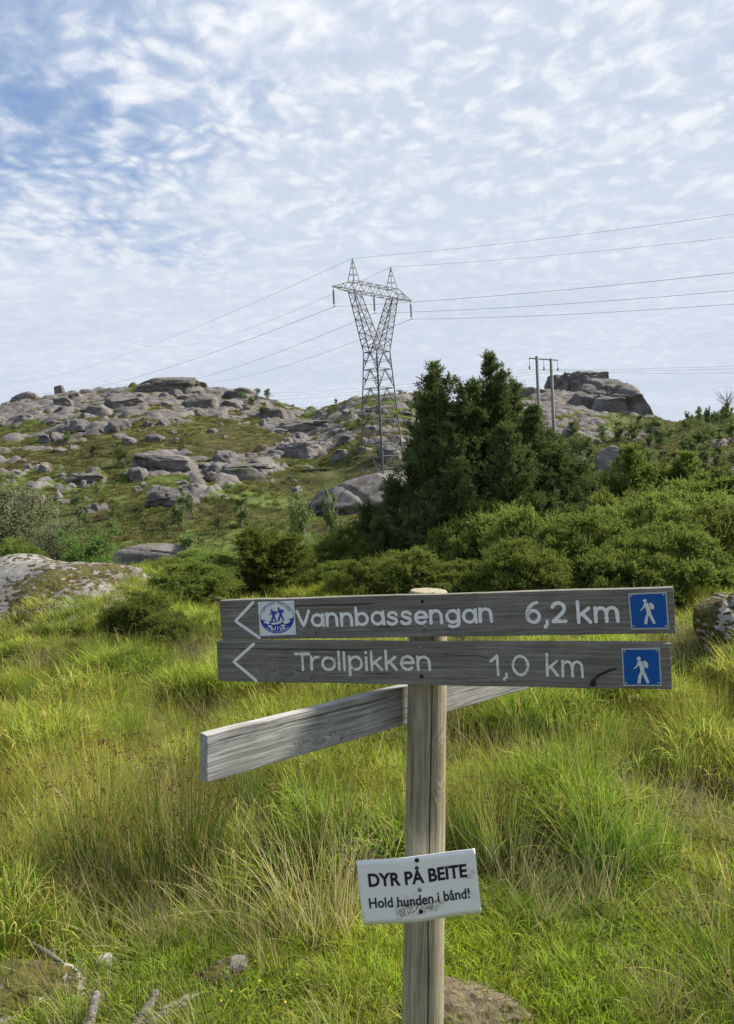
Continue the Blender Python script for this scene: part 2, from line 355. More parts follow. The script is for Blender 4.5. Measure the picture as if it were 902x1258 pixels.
# ------------------------------------------------------------------ ground
_pc = at(471, 590, 100.0); PYL = (_pc.x, _pc.y, _pc.z)
_pp = hit(392, 577, 40)[0]; POOL = (_pp.x, _pp.y, _pp.z)
M = {}
def ground_material():
    m, nt, out = newmat('ground_heath'); P = wpos(nt)
    sp = nd(nt, 'ShaderNodeSeparateXYZ', {'Vector': P})
    r = math_(nt, 'SQRT', math_(nt, 'ADD', math_(nt, 'POWER', sp.outputs[0], 2.0), math_(nt, 'POWER', sp.outputs[1], 2.0)))
    a = noise(nt, P, 0.045, 5.0, 0.6); b = noise(nt, P, 0.35, 5.0, 0.65); d = noise(nt, P, 2.2, 4.0, 0.65)
    grass = mixc(nt, ss(nt, b, 0.35, 0.65), (0.062, 0.090, 0.022), (0.105, 0.138, 0.034))
    heath = mixc(nt, ss(nt, b, 0.35, 0.65), (0.050, 0.048, 0.022), (0.090, 0.078, 0.036))
    hill = mixc(nt, ss(nt, a, 0.42, 0.58), grass, heath)
    hill = mixc(nt, ss(nt, noise(nt, P, 0.12, 4.0, 0.6), 0.56, 0.66, 0.0, 0.5), hill, (0.135, 0.135, 0.045))
    hill = mixc(nt, ss(nt, d, 0.56, 0.70, 0.0, 0.6), hill, (0.03, 0.036, 0.014))
    soil = mixc(nt, ss(nt, noise(nt, P, 5.0, 5.0), 0.4, 0.6), (0.040, 0.036, 0.014), (0.075, 0.085, 0.02))
    c = mixc(nt, ss(nt, r, 14.0, 40.0), soil, hill)
    bed = nd(nt, 'ShaderNodeSeparateXYZ', {'Vector': nd(nt, 'ShaderNodeAttribute', attribute_name='bl').outputs['Vector']}).outputs[0]
    rk = mixc(nt, ss(nt, noise(nt, P, 0.23, 6.0, 0.62), 0.34, 0.66), (0.098, 0.090, 0.088), (0.170, 0.156, 0.148)); rk = mixc(nt, ss(nt, noise(nt, P, 1.2, 6.0, 0.65), 0.5, 0.66, 0.0, 0.7), rk, (0.215, 0.202, 0.190))
    c = mixc(nt, ss(nt, math_(nt, 'ADD', bed, math_(nt, 'MULTIPLY_ADD', d, 0.5, -0.25)), 0.40, 0.52), c, rk)
    h = math_(nt, 'ADD', b, math_(nt, 'MULTIPLY', d, 0.5))
    finish(nt, out, c, 0.95, h, 0.7, 0.5, spec=0.1); return m
M['ground'] = ground_material()
rr = np.concatenate([[0.0], np.geomspace(0.4, 58, 190), np.linspace(58.6, 262, 350), np.geomspace(266, 2500, 40)])
aa = np.radians(np.concatenate([np.arange(-180, -42, 3.0), np.arange(-42, 42, 0.22), np.arange(42, 180, 3.0)]))
RR, AA = np.meshgrid(rr, aa, indexing='ij'); GX, GY = RR * np.sin(AA), RR * np.cos(AA); GZ = H(GX, GY)
ni, nj = RR.shape
ii, jj = np.meshgrid(np.arange(ni - 1), np.arange(nj), indexing='ij'); j2 = (jj + 1) % nj
Fq = np.stack([ii * nj + jj, ii * nj + j2, (ii + 1) * nj + j2, (ii + 1) * nj + jj], -1).reshape(-1, 4)[:, ::-1]
sel = (RR > 60) & (RR < 300) & (np.abs(AA) < RAD(45)); BR = np.zeros(RR.shape)
BR[sel] = bedrock(GX[sel], GY[sel], GZ[sel])[0]
ground = obj('ground', mesh_np('ground', np.stack([GX, GY, GZ], -1).reshape(-1, 3), Fq, [M['ground']], True, attr={'bl': np.stack([BR, BR, BR], -1).reshape(-1, 3)})); tag(ground, kind='structure')

# ------------------------------------------------------------------ rocks
M['granite_far'] = granite('granite_far', (0.170, 0.156, 0.148), (0.098, 0.090, 0.088), (0.215, 0.202, 0.190), far=True)
M['granite_near'] = granite('granite_near', (0.26, 0.247, 0.228), (0.155, 0.147, 0.137), (0.35, 0.338, 0.312), moss=.85)
M['granite_mossy'] = granite('granite_mossy', (0.30, 0.29, 0.27), (0.15, 0.14, 0.13), (0.45, 0.44, 0.40), moss=1.1)
M['granite_bare'] = granite('granite_bare', (0.36, 0.34, 0.32), (0.20, 0.19, 0.18), (0.48, 0.46, 0.42))
_ico = {}
def ico(sub):
    if sub not in _ico:
        bm = bmesh.new(); bmesh.ops.create_icosphere(bm, subdivisions=sub, radius=1.0)
        _ico[sub] = (np.array([v.co[:] for v in bm.verts]), np.array([[v.index for v in f.verts] for f in bm.faces])); bm.free()
    return _ico[sub]
def rock_mesh(name, seed, mat, sub=4, cuts=9, rough=0.09, cracks=3, boxy=0.35, block=False, skirt=0.0):
    rng = np.random.default_rng(seed); V, F = ico(sub); V = V.copy()
    N0 = V.copy()
    mx = np.abs(V).max(1, keepdims=True); V = V * (1 - boxy) + (V / mx) * boxy * 0.86
    for k in range(cuts):
        n = rng.normal(size=3); n[2] *= 0.8 if k % 3 else 0.3; n /= np.linalg.norm(n); d = rng.uniform(0.55, 0.88)
        p = V @ n; over = np.clip(p - d, 0, None); V -= np.outer(over * 0.88, n)
    disp = rough * fbm(V * 1.7 + seed * 3.1, 4, seed) * 1.6 + rough * 0.35 * fbm(V * 7 + seed, 3, seed + 40)
    # joints: bedding-like steps plus a few steep cracks
    for k in range(cracks):
        n = rng.normal(size=3) * np.array([1, .6, .35]) if k % 2 else rng.normal(size=3) * np.array([.3, .3, 1]); n /= np.linalg.norm(n); c = rng.uniform(-.5, .55)
        q = V @ n - c + 0.06 * fbm(V * 3 + k * 7, 2, seed + k)
        disp -= (0.11 if block else 0.07) * np.exp(-(q / 0.035) ** 2) + 0.05 * (1 / (1 + np.exp(-q / 0.02))) * (1 if k % 2 else -.6)
    V = V + N0 * disp[:, None]
    if skirt > 0:                            # bedrock: the flanks run on down into the slope, no undercut
        lo = np.clip(.15 - V[:, 2:3], 0, 1); rad_ = np.linalg.norm(V[:, :2], axis=1, keepdims=True); V[:, :2] *= 1 + lo * np.clip(.95 / np.maximum(rad_, .3) - 1, 0, .9) + skirt * lo
        V[:, 2] = np.where(V[:, 2] < .15, .15 + (V[:, 2] - .15) * 2.4, V[:, 2])
    else: V[:, 2] = np.where(V[:, 2] < -0.35, -0.35 + (V[:, 2] + 0.35) * 0.3, V[:, 2])
    return mesh_np(name, V, F, [mat], True)
FAR_ROCK = [rock_mesh('rock', 11 + k, M['granite_far'], 4, 10 + k % 5, 0.12 + 0.03 * (k % 3), 5 + k % 4, 0.15 + 0.10 * (k % 4), False, .25) for k in range(14)]
def rock(name, me, p, w, h, d, rz, label, group=None, sink=0.3, tilt=(0, 0), cat='rock'):
    o = obj(name, me); o.location = (p[0], p[1], p[2] + h * (0.5 - sink)); o.scale = (w / 2, d / 2, h / 2 * 1.1)
    o.rotation_euler = (tilt[0], tilt[1], rz); return tag(o, label, cat, group)
R = random.Random(4)
# clusters on the hillside: x0,x1,y0,y1 in the photograph, how many, widths in px, height/width, label
ZONES = [
    (-10, 120, 484, 520, 13, 14, 50, .36, 'grey granite boulder on the crest of the hill below the skyline boulder'),
    (110, 330, 480, 508, 20, 14, 54, .32, 'grey granite outcrop along the rounded crest of the hill'),
    (0, 130, 515, 558, 12, 10, 36, .36, 'broken grey rock on the grassy slope below the hilltop boulders'),
    (60, 195, 512, 548, 10, 12, 44, .36, 'grey rock in the scattered band under the rounded crest'),
    (195, 330, 515, 552, 10, 10, 24, .5, 'lone small rock on the green slope under the rounded crest'),
    (170, 335, 556, 592, 17, 22, 70, .34, 'low pinkish grey granite slab halfway up the hill'),
    (330, 425, 508, 560, 14, 14, 50, .3, 'stepped granite block in the saddle between the two hills'),
    (0, 110, 568, 622, 13, 8, 24, .5, 'small pale rock in the heather low on the hill'),
    (110, 280, 590, 640, 16, 9, 30, .45, 'small pale rock among the birches on the lower slope'),
    (300, 440, 560, 612, 10, 8, 26, .4, 'low flat stone beside the hillside pool'),
    (405, 520, 494, 560, 14, 10, 40, .35, 'grey outcrop on the hill behind the lattice pylon'),
    (690, 900, 540, 590, 14, 9, 26, .5, 'small grey rock among trees on the slope under the rock dome'),
]
for x0, x1, y0, y1, n, w0, w1, hr, lab in ZONES:
    for k in range(n):
        px, py = R.uniform(x0, x1), R.uniform(y0, y1)
        p, d = hit(px, py, 30)
        if d > 320: continue
        w = .82 * (w0 + (w1 - w0) * R.random() ** 1.8) / FPX * d; h = w * hr * R.uniform(1.0, 1.7)
        rock('granite_rock', FAR_ROCK[R.randrange(14)], p, w, h, w * R.uniform(0.9, 1.4), R.uniform(-.5, .5) + R.choice((0, 3.14)), lab, 'granite rocks scattered over the hillside', 0.60, (R.uniform(-.12, .12), R.uniform(-.08, .16)))
def big(px, py, wpx, hpx, seed, label, depth=None, rz=0.0, sub=5, dr=0.8, mat='granite_far', name='rock_outcrop', sink=0.38, tilt=(0, 0), cracks=5, cuts=9, boxy=.3, rough=.09):
    if depth is None: p, d = hit(px, py, 5)
    elif depth < 0: d = -depth; p = ground_at(px, py, d)
    else: d = depth; p = at(px, py, d)
    w = wpx / FPX * d; h = hpx / FPX * d
    me = rock_mesh(name, seed, M[mat], sub, cuts, rough, cracks, boxy, False, .15)
    return rock(name, me, p, w * 1.12, h * 1.25, w * dr, rz, label, None, sink, tilt)
big(73, 486, 13, 15, 101, 'single rounded boulder perched on the skyline of the hill', name='perched_boulder', sink=.06, depth=-229)
big(35, 494, 40, 17, 102, 'rounded grey boulder beside the perched boulder on the skyline', depth=-228)
big(150, 500, 50, 14, 103, 'domed grey outcrop with vertical cracks near the hill crest')
big(250, 498, 46, 16, 104, 'grey outcrop with curved cracks near the shrubby end of the crest')
big(205, 481, 96, 14, 105, 'long low granite cap on the highest part of the boulder strewn hill', depth=-226, sink=.5)
big(215, 612, 66, 15, 106, 'pale smooth whaleback of granite on the lower slope')
big(300, 580, 84, 15, 107, 'long smooth granite slab above the green bench', tilt=(0, .06))
big(205, 570, 80, 15, 108, 'long sloping granite slab crossing the middle of the hill', tilt=(0, .1))
big(110, 590, 50, 12, 109, 'dark cracked outcrop in the grass low on the boulder strewn hill')
big(372, 530, 80, 13, 110, 'blocky grey outcrop with overhanging step in the saddle', boxy=.6)
big(372, 557, 60, 18, 111, 'row of stacked grey slabs under the blocky outcrop', boxy=.6)
big(480, 560, 34, 20, 112, 'steep grey rock face behind the pylon legs', boxy=.5)
big(188, 686, 84, 24, 113, 'smooth brown whaleback rock rising behind the junipers', depth=38, cracks=1, sink=.42, cuts=3, boxy=0, rough=.05)
big(742, 540, 130, 70, 114, 'great dark granite dome under the far summit block', depth=205, sub=6, dr=1.1, cracks=8, sink=.12, rz=.3, boxy=.2, rough=.07, tilt=(0, .12))
big(712, 488, 78, 34, 115, 'flat topped summit block above the granite dome', depth=235, sub=6, cracks=8, boxy=.6, sink=.25)
big(748, 492, 24, 20, 116, 'small split block at the end of the summit ridge', depth=232, boxy=.5, sink=.25)
big(652, 494, 46, 22, 119, 'grey shoulder of rock beside the summit block behind the wooden poles', depth=225, sink=.35)
big(752, 577, 40, 32, 117, 'split grey outcrop below the granite dome among the treetops', depth=70, sink=.35, boxy=.05, cuts=5, cracks=6)
slab_z = at(471, 590, 100.0).z
# the knoll of bare rock the pylon stands on
kn = rock_mesh('pylon_knoll', 131, M['granite_far'], 6, 7, .06, 7, .25)
o = obj('pylon_knoll', kn); o.location = (PYL[0] - 2.6, PYL[1] - 1.5, slab_z - 4.2); o.scale = (11.0, 9.0, 5.3); o.rotation_euler = (0.05, -0.16, .25)
tag(o, 'bare grey rock knoll with slanting cracks under the lattice pylon', 'rock')

# near rocks
p = ground_at(45, 785, 8.0)
me = rock_mesh('boulder', 207, M['granite_near'], 6, 10, .08, 3, .3)
o = obj('boulder', me); o.location = (p.x - .36, p.y + .70, p.z - .36); o.scale = (1.66, 1.6, .84); o.rotation_euler = (.26, .04, .12)
tag(o, 'large pale boulder with dark moss patches at the meadow edge', 'boulder')
p = ground_at(25, 720, 11.2)
o = obj('boulder', rock_mesh('boulder', 209, M['granite_near'], 5, 4, .05, 1, .0)); o.location = (p.x, p.y, p.z + .18); o.scale = (.66, .6, .50)
tag(o, 'small domed grey boulder behind the large mossy one', 'boulder')
p = ground_at(892, 790, 5.9)
o = obj('boulder', rock_mesh('boulder', 213, M['granite_mossy'], 6, 9, .09, 3, .3)); o.location = (p.x + .26, p.y + .25, p.z + .16); o.scale = (.36, .42, .36); o.rotation_euler = (0, -.25, .3)
tag(o, 'rough grey rock with moss beside the dark juniper at the bank', 'boulder')
p = ground_at(30, 1225, 2.42)
o = obj('stone', rock_mesh('stone', 217, M['granite_mossy'], 5, 6, .10, 1, .1)); o.location = (p.x - .05, p.y, p.z + .02); o.scale = (.24, .13, .085); o.rotation_euler = (0, .1, .2)
tag(o, 'moss covered stone in the foreground grass by the dead sticks', 'stone')
p = ground_at(272, 1210, 2.5)
o = obj('stone', rock_mesh('stone', 219, M['granite_mossy'], 5, 6, .08, 1, .2)); o.location = (p.x, p.y, p.z + .005); o.scale = (.10, .05, .028); o.rotation_euler = (0, -.2, .3)
tag(o, 'flat grey stone half hidden in grass beside the forked dead branch', 'stone')
p = ground_at(132, 1196, 2.58)
o = obj('stone', rock_mesh('stone', 221, M['granite_bare'], 4, 6, .08, 1, .2)); o.location = (p.x, p.y, p.z + .01); o.scale = (.036, .03, .022)
tag(o, 'small pale stone showing through the foreground grass', 'stone')

def earth():
    m, nt, out = newmat('dry_peat'); P = wpos(nt); n = noise(nt, P, 18.0, 8.0, 0.75); f = noise(nt, P, 90.0, 4.0, 0.7)
    c = mixc(nt, ss(nt, n, 0.3, 0.7), (0.075, 0.058, 0.036), (0.27, 0.225, 0.15)); c = mixc(nt, ss(nt, f, 0.5, 0.7, 0.0, 0.7), c, (0.35, 0.30, 0.21))
    finish(nt, out, c, 0.95, math_(nt, 'ADD', n, f), 0.9, 0.02, spec=0.1); return m
M['earth'] = earth()
p = ground_at(585, 1262, 2.22)
me = rock_mesh('earth_mound', 227, M['earth'], 6, 3, .16, 0, .0)
o = obj('earth_mound', me); o.location = (p.x - .02, p.y + .04, p.z - .02); o.scale = (.20, .13, .085); o.rotation_euler = (0, .06, -.1)
tag(o, 'mound of dry peat and dead grass at the foot of the signpost', 'mound')

# little pool on the hillside
pp = Vector(POOL)
wm, wnt, wout = newmat('pool_water'); finish(wnt, wout, (0.03, 0.035, 0.04), 0.06, spec=0.6)
pv = []
for k in range(40):
    a = 2 * math.pi * k / 40; q = 1 + .25 * math.sin(3 * a + 1) + .15 * math.sin(5 * a); pv.append((pp.x + 2.9 * q * math.cos(a), pp.y + 3.4 * q * math.sin(a), 0))
zt = pp.z + .06
PV = [(v[0], v[1], zt) for v in pv] + [(v[0], v[1], zt - 2.0) for v in pv]
o = obj('pool_water', mesh_py('pool_water', PV, [tuple(range(40))] + [((i + 1) % 40, i, 40 + i, 40 + (i + 1) % 40) for i in range(40)], [wm])); tag(o, kind='structure')

# ------------------------------------------------------------------ pylon
M['steel'] = plain('galvanised_steel', (0.12, 0.12, 0.125), 0.6, 0.2, 0.2, 2.0)
M['steel_dark'] = plain('cable', (0.10, 0.10, 0.11), 0.5, 0.3, 0.1, 2.0)
M['concrete'] = plain('concrete', (0.42, 0.40, 0.37), 0.9, 0.0, 0.2, 3.0)
M['insulator'] = plain('insulator_glass', (0.13, 0.15, 0.16), 0.25, 0.0, 0.1, 9.0)
pz = slab_z
PROT = RAD(45)
pyl = empty('lattice_pylon', (PYL[0], PYL[1], pz), PROT, (1.0, 1.0, .972))
tag(pyl, 'tall steel lattice pylon standing on a rock knoll carrying power lines', 'pylon')
def half(z): return 2.05 + (1.2 - 2.05) * z / 17.0
ZS = [0, 3.2, 6.4, 9.6, 12.2, 14.7, 17.0]
corner = lambda k, z: (half(z) * (1 if k in (0, 3) else -1), half(z) * (1 if k in (0, 1) else -1), z)
for k in range(4):
    b = MB(); b.bar(corner(k, -1.6), corner(k, 17.0), .15, .12); obj('leg', b.mesh('leg', M['steel']), pyl)
    b = MB(); c = corner(k, 0)
    b.box((c[0], c[1], -.9), (.32, .32, .85)); obj('footing', b.mesh('footing', M['concrete']), pyl)
for i in range(len(ZS) - 1):
    b = MB(); z0, z1 = ZS[i], ZS[i + 1]; zm = (z0 + z1) / 2
    for k in range(4):
        a0, b0, a1, b1 = corner(k, z0), corner((k + 1) % 4, z0), corner(k, z1), corner((k + 1) % 4, z1)
        top = (Vector(a1) + Vector(b1)) / 2
        b.bar(a1, b1, .065)
        b.bar(a0, top, .065); b.bar(b0, top, .065)
        qa, qb = Vector(a0).lerp(top, .5), Vector(b0).lerp(top, .5)
        b.bar(qa, Vector(a0).lerp(Vector(a1), .62), .055); b.bar(qb, Vector(b0).lerp(Vector(b1), .62), .055)
        b.bar(qa, Vector(a0).lerp(Vector(a1), .3), .055); b.bar(qb, Vector(b0).lerp(Vector(b1), .3), .055)
    b.bar(corner(0, z1), corner(2, z1), .055); b.bar(corner(1, z1), corner(3, z1), .055)
    for k in range(4): b.bar(corner(k, zm), corner((k + 1) % 4, zm), .05); b.bar(corner(k, zm), (Vector(corner(k, z1)) + Vector(corner((k + 1) % 4, z1))) / 2, .045)
    obj('body_bracing', b.mesh('body_bracing', M['steel']), pyl)
for s in (-1, 1):
    b = MB(); n = 9
    def fr(t, o_, y):
        xo, xi = 1.2 + (4.0 - 1.2) * t, 0.05 + (3.0 - 0.05) * t
        hw = 1.2 + (0.55 - 1.2) * t
        return Vector((s * (xo if o_ else xi), y * hw, 17.0 + 7.5 * t))
    for o_ in (0, 1):
        for y in (-1, 1): b.bar(fr(0, o_, y), fr(1, o_, y), .10)
    for i in range(n):
        t0, t1 = i / n, (i + 1) / n
        for y in (-1, 1):
            b.bar(fr(t0, i % 2, y), fr(t1, 1 - i % 2, y), .06); b.bar(fr(t1, 0, y), fr(t1, 1, y), .055)
        for o_ in (0, 1):
            b.bar(fr(t0, o_, 1 if i % 2 else -1), fr(t1, o_, -1 if i % 2 else 1), .055); b.bar(fr(t1, o_, -1), fr(t1, o_, 1), .035)
    obj('arm', b.mesh('arm', M['steel']), pyl)
    # peak that carries the earth wire
    b = MB(); ap = Vector((s * 3.5, 0, 28.7))
    for dx in (-.55, .55):
        for y in (-.5, .5):
            q = Vector((s * 3.5 + dx, y, 25.7)); b.bar(q, ap, .07)
    for t in (.3, .6, .8):
        c = [Vector((s * 3.5 + dx, y, 25.7)).lerp(ap, t) for dx, y in ((-.55, -.5), (.55, -.5), (.55, .5), (-.55, .5))]
        for i in range(4): b.bar(c[i], c[(i + 1) % 4], .055)
    obj('earth_wire_peak', b.mesh('earth_wire_peak', M['steel']), pyl)
b = MB(); n = 18
def cx(t, top, y):
    x = -7.2 + 14.4 * t; ax = abs(x); k = 1.0 if ax < 4.0 else max(0.0, (7.2 - ax) / 3.2)
    return Vector((x, y * (.12 + .5 * k), (24.5 + 1.25 * (.06 + .94 * k)) if top else (24.5 + .15 * (1 - k))))
for i in range(n):
    t0, t1 = i / n, (i + 1) / n
    for y in (-1, 1):
        for tp in (0, 1): b.bar(cx(t0, tp, y), cx(t1, tp, y), .075)
        b.bar(cx(t0, i % 2, y), cx(t1, 1 - i % 2, y), .06)
    for tp in (0, 1): b.bar(cx(t0, tp, 1 if i % 2 else -1), cx(t1, tp, -1 if i % 2 else 1), .055)
obj('crossarm', b.mesh('crossarm', M['steel']), pyl)
att = {}
for nm, x in (('l', -7.1), ('m', 0.0), ('r', 7.1)):
    b = MB(); z0 = 24.5
    b.bar((x, 0, z0 + .1), (x, 0, z0 - .35), .05)
    for k in range(14):
        z = z0 - .35 - k * .125; b.tube([(x, 0, z), (x, 0, z - .05), (x, 0, z - .1)], [.05, .16, .06], 8)
    b.bar((x, 0, z0 - 2.1), (x, 0, z0 - 2.4), .06); b.bar((x, -.35, z0 - 2.4), (x, .35, z0 - 2.4), .05)
    obj('insulator_string', b.mesh('insulator_string', M['insulator']), pyl); att[nm] = (x, 0, z0 - 2.4)
PM = Matrix.Translation((PYL[0], PYL[1], pz)) @ Matrix.Rotation(PROT, 4, 'Z')
# pylon heading: crossarm's +x end is farther away
PM = PM @ Matrix.Diagonal((1.0, 1.0, .972, 1.0))
def wire(P0, P1, sag, s1, rad, label, name='power_line', group=None):
    P0, P1 = Vector(P0), Vector(P1); pts = []
    for k in range(41):
        s = s1 * (k / 40); p = P0.lerp(P1, s); p.z -= sag * s * (1 - s); pts.append(p)
    b = MB(); b.tube(pts, rad * .62, 5); return tag(obj(name, b.mesh(name, M['steel_dark'], True)), label, 'power line', group)
wires = [((-3.5, 0, 28.7), (902, 263, 72), (0, 470, 330), 'thin earth wire running from the near peak of the pylon', .022, .014),
         ((3.5, 0, 28.7), (902, 291, 76), (180, 425, 330), 'thin earth wire running from the far peak of the pylon', .022, .014),
         (att['l'], (902, 335, 70), (30, 482, 340), 'conductor hanging from the near insulator of the pylon', .03, .02),
         (att['m'], (902, 357, 74), (145, 474, 345), 'conductor hanging from the middle insulator of the pylon', .03, .02),
         (att['r'], (902, 373.5, 78), (210, 468, 350), 'conductor hanging from the far insulator of the pylon', .03, .02)]
for a, rgt, lft, lab, w, w2 in wires:
    P0 = PM @ Vector(a)
    wire(P0, at(*rgt), 1.2, 2.6, w, lab + ' past the wooden poles')
    wire(P0, at(*lft), 16.0, 1.25, w * 1.25, lab + ' behind the boulder hill')

# wooden H-frame of a smaller line on the right
hf = empty('wooden_power_poles', (0, 0, 0))
D = 62.0
A0, A1 = at(659.5, 439, D), at(677, 442, D + 1.0)
hf.location = (A0.x, A0.y, Hs(A0.x, A0.y)); org = Vector(hf.location)
tag(hf, 'pair of weathered wooden power poles joined by a steel crossbar', 'power poles')
M['pole'] = wood('pole_wood', (0.10, 0.095, 0.09), (0.20, 0.19, 0.18), (0.32, 0.31, 0.29), axis=2, knots=False)
for A in (A0, A1):
    g = Vector((A.x, A.y, Hs(A.x, A.y) - .4)); b = MB(); b.tube([g - org, (A - org) + Vector((0, 0, .1))], [.17, .12], 10); obj('pole', b.mesh('pole', M['pole'], True), hf)
dv = (A1 - A0); e0, e1 = A0 - dv * .52, A1 + dv * .47
for e in (e0, e1): e.z -= .15
e1.z = e0.z = A0.z - .12
b = MB(); b.bar(e0 - org, e1 - org, .09); obj('crossbar', b.mesh('crossbar', M['steel']), hf)
for k, e in enumerate((e0, (e0 + e1) / 2, e1)):
    b = MB(); z = e.z; q = e - org; b.bar(q, q - Vector((0, 0, .62)), .025)
    for j in range(4): b.tube([q - Vector((0, 0, .6 + .07 * j)), q - Vector((0, 0, .635 + .07 * j)), q - Vector((0, 0, .67 + .07 * j))], [.03, .09, .03], 8)
    obj('insulator', b.mesh('insulator', M['insulator']), hf)
    E = e - Vector((0, 0, .88)); nm = ('outer pole side', 'middle', 'dome side')[k]
    wire(E, at(905, (449.5, 453, 458)[k], D - 6), .35, 2.2, .012, 'thin wire on the %s insulator of the wooden poles over the birch wood' % nm)
    wire(E, at(250, (481, 486, 491)[k], D + 62), 3.5, 1.9, .012, 'thin wire on the %s insulator of the wooden poles behind the pylon' % nm)

# ------------------------------------------------------------------ signpost
M['post_wood'] = wood('post_wood', (0.18, 0.155, 0.100), (0.36, 0.32, 0.225), (0.47, 0.43, 0.32), axis=2)
M['board_wood'] = wood('board_wood', (0.118, 0.109, 0.090), (0.205, 0.194, 0.166), (0.285, 0.27, 0.238), axis=0)
M['plank_wood'] = wood('plank_wood', (0.16, 0.155, 0.15), (0.34, 0.335, 0.325), (0.52, 0.515, 0.50), axis=0)
M['letter_paint'] = paint('letter_paint', (0.80, 0.81, 0.80), 0.12)
M['letter_worn'] = paint('letter_worn', (0.74, 0.74, 0.70), 0.07, 260.0, (0.20, 0.19, 0.165))
M['screw'] = plain('screw_steel', (0.30, 0.29, 0.28), 0.4, 0.8, 0.3, 400.0)
M['dark_hole'] = plain('dark_hole', (0.015, 0.014, 0.012), 0.8, 0.0, 0.2, 300.0)
M['char'] = paint('charred_mark', (0.018, 0.017, 0.016), 0.06, 160.0, (0.10, 0.098, 0.09))
top, bot = at(526.5, 725, 1.865), at(521, 1258, 1.865)
bot.y = top.y + (bot.y - top.y) * 0.25
axis = (top - bot).normalized()
g0 = bot - axis * 0.55; root_p = Vector((g0.x, g0.y, Hs(g0.x, g0.y)))
sign = empty('signpost', root_p); tag(sign, 'weathered wooden signpost with arrow boards and a white notice', 'signpost')
Lp = (top - g0).length
zq = axis; xq = Vector((1, 0, 0)); xq = (xq - zq * xq.dot(zq)).normalized(); yq = zq.cross(xq)
PF = Matrix((xq, yq, zq)).transposed().to_4x4(); PF.translation = g0 - root_p
na, nr = 360, 130
th = np.linspace(0, 2 * np.pi, na, endpoint=False); zs = np.concatenate([np.linspace(0, Lp - .006, nr), [Lp - .002, Lp]])
T, Z = np.meshgrid(th, zs)
rad = 0.0535 - 0.0075 * Z / Lp + 0.0008 * fbm(np.stack([np.cos(T) * 2, np.sin(T) * 2, Z * 3], -1), 3, 3)
rad = rad - 0.0006 * np.abs(fbm(np.stack([np.cos(T) * 14, np.sin(T) * 14, Z * 2], -1), 2, 8))
wob = 0.10 * fbm(np.stack([Z * 2.2, Z * 0, Z * 0], -1), 3, 5)
for a0, dep, wid, zlo, zhi in ((-math.pi / 2 + .20, .020, .022, -1, 9), (-math.pi / 2 + .02, .006, .018, Lp * .82, 9), (-math.pi / 2 - .75, .004, .016, .3, 9)):
    q = (T - (2 * math.pi + a0) - wob + math.pi) % (2 * np.pi) - math.pi
    rad = rad - dep * np.exp(-(q / wid) ** 2) * sstep(Z, zlo, zlo + .15)
rad[-1] *= 0.90; rad[-2] *= 0.97
PVt = np.stack([rad * np.cos(T), rad * np.sin(T), Z], -1).reshape(-1, 3)
i_, j_ = np.meshgrid(np.arange(len(zs) - 1), np.arange(na), indexing='ij'); jn = (j_ + 1) % na
Fp = np.stack([i_ * na + j_, i_ * na + jn, (i_ + 1) * na + jn, (i_ + 1) * na + j_], -1).reshape(-1, 4)
me = mesh_np('post', PVt, Fp, [M['post_wood']], True)
bm = bmesh.new(); bm.from_mesh(me); bm.verts.ensure_lookup_table()
n0 = (len(zs) - 1) * na
bm.faces.new([bm.verts[n0 + k] for k in range(na)]); bm.to_mesh(me); bm.free()
obj('post', me, sign, PF)

class Board:
    def __init__(s, L, Rr, H_, thick, mat, name, label=None, up=None, seed=0):
        L, Rr = Vector(L), Vector(Rr); x = (Rr - L).normalized(); z = Vector(up or (0, 0, 1)); z = (z - x * z.dot(x)).normalized(); y = z.cross(x)
        s.c = (L + Rr) / 2; s.x, s.y, s.z, s.w, s.h, s.t = x, y, z, (Rr - L).length, H_, thick
        fr = Matrix((x, y, z)).transposed().to_4x4(); fr.translation = s.c - root_p
        nx, nz = 150, 10
        bm = bmesh.new(); bmesh.ops.create_cube(bm, size=1.0)
        bmesh.ops.scale(bm, vec=(s.w, thick, H_), verts=bm.verts); bmesh.ops.translate(bm, vec=(0, thick / 2, 0), verts=bm.verts)
        ed = [e for e in bm.edges if abs((e.verts[0].co - e.verts[1].co).x) > s.w / 2]
        bmesh.ops.subdivide_edges(bm, edges=ed, cuts=90, use_grid_fill=True)
        bmesh.ops.bevel(bm, geom=[e for e in bm.edges if e.calc_face_angle(0) > .8], offset=.0022, segments=2, affect='EDGES', profile=.6)
        co = np.array([v.co[:] for v in bm.verts])
        dz = 0.0016 * fbm(np.stack([co[:, 0] * 9, co[:, 1] * 0 + seed, np.sign(co[:, 2]) * 3], -1), 4, seed)
        edge = np.abs(co[:, 2]) > H_ / 2 - .004
        for v, d_, e_ in zip(bm.verts, dz, edge):
            if e_: v.co.z += d_
        me = bpy.data.meshes.new(name); bm.to_mesh(me); bm.free(); me.materials.append(mat)
        for p_ in me.polygons: p_.use_smooth = False
        s.o = obj(name, me, sign, fr)
        if label: s.o['label'] = label
    def loc(s, px, py):                      # where a sight line meets the board's face, in the board's own x, z
        v = ray(px, py); n = s.y; t = (s.c - EYE).dot(n) / v.dot(n); p = EYE + v * t - s.c
        return p.dot(s.x), p.dot(s.z)

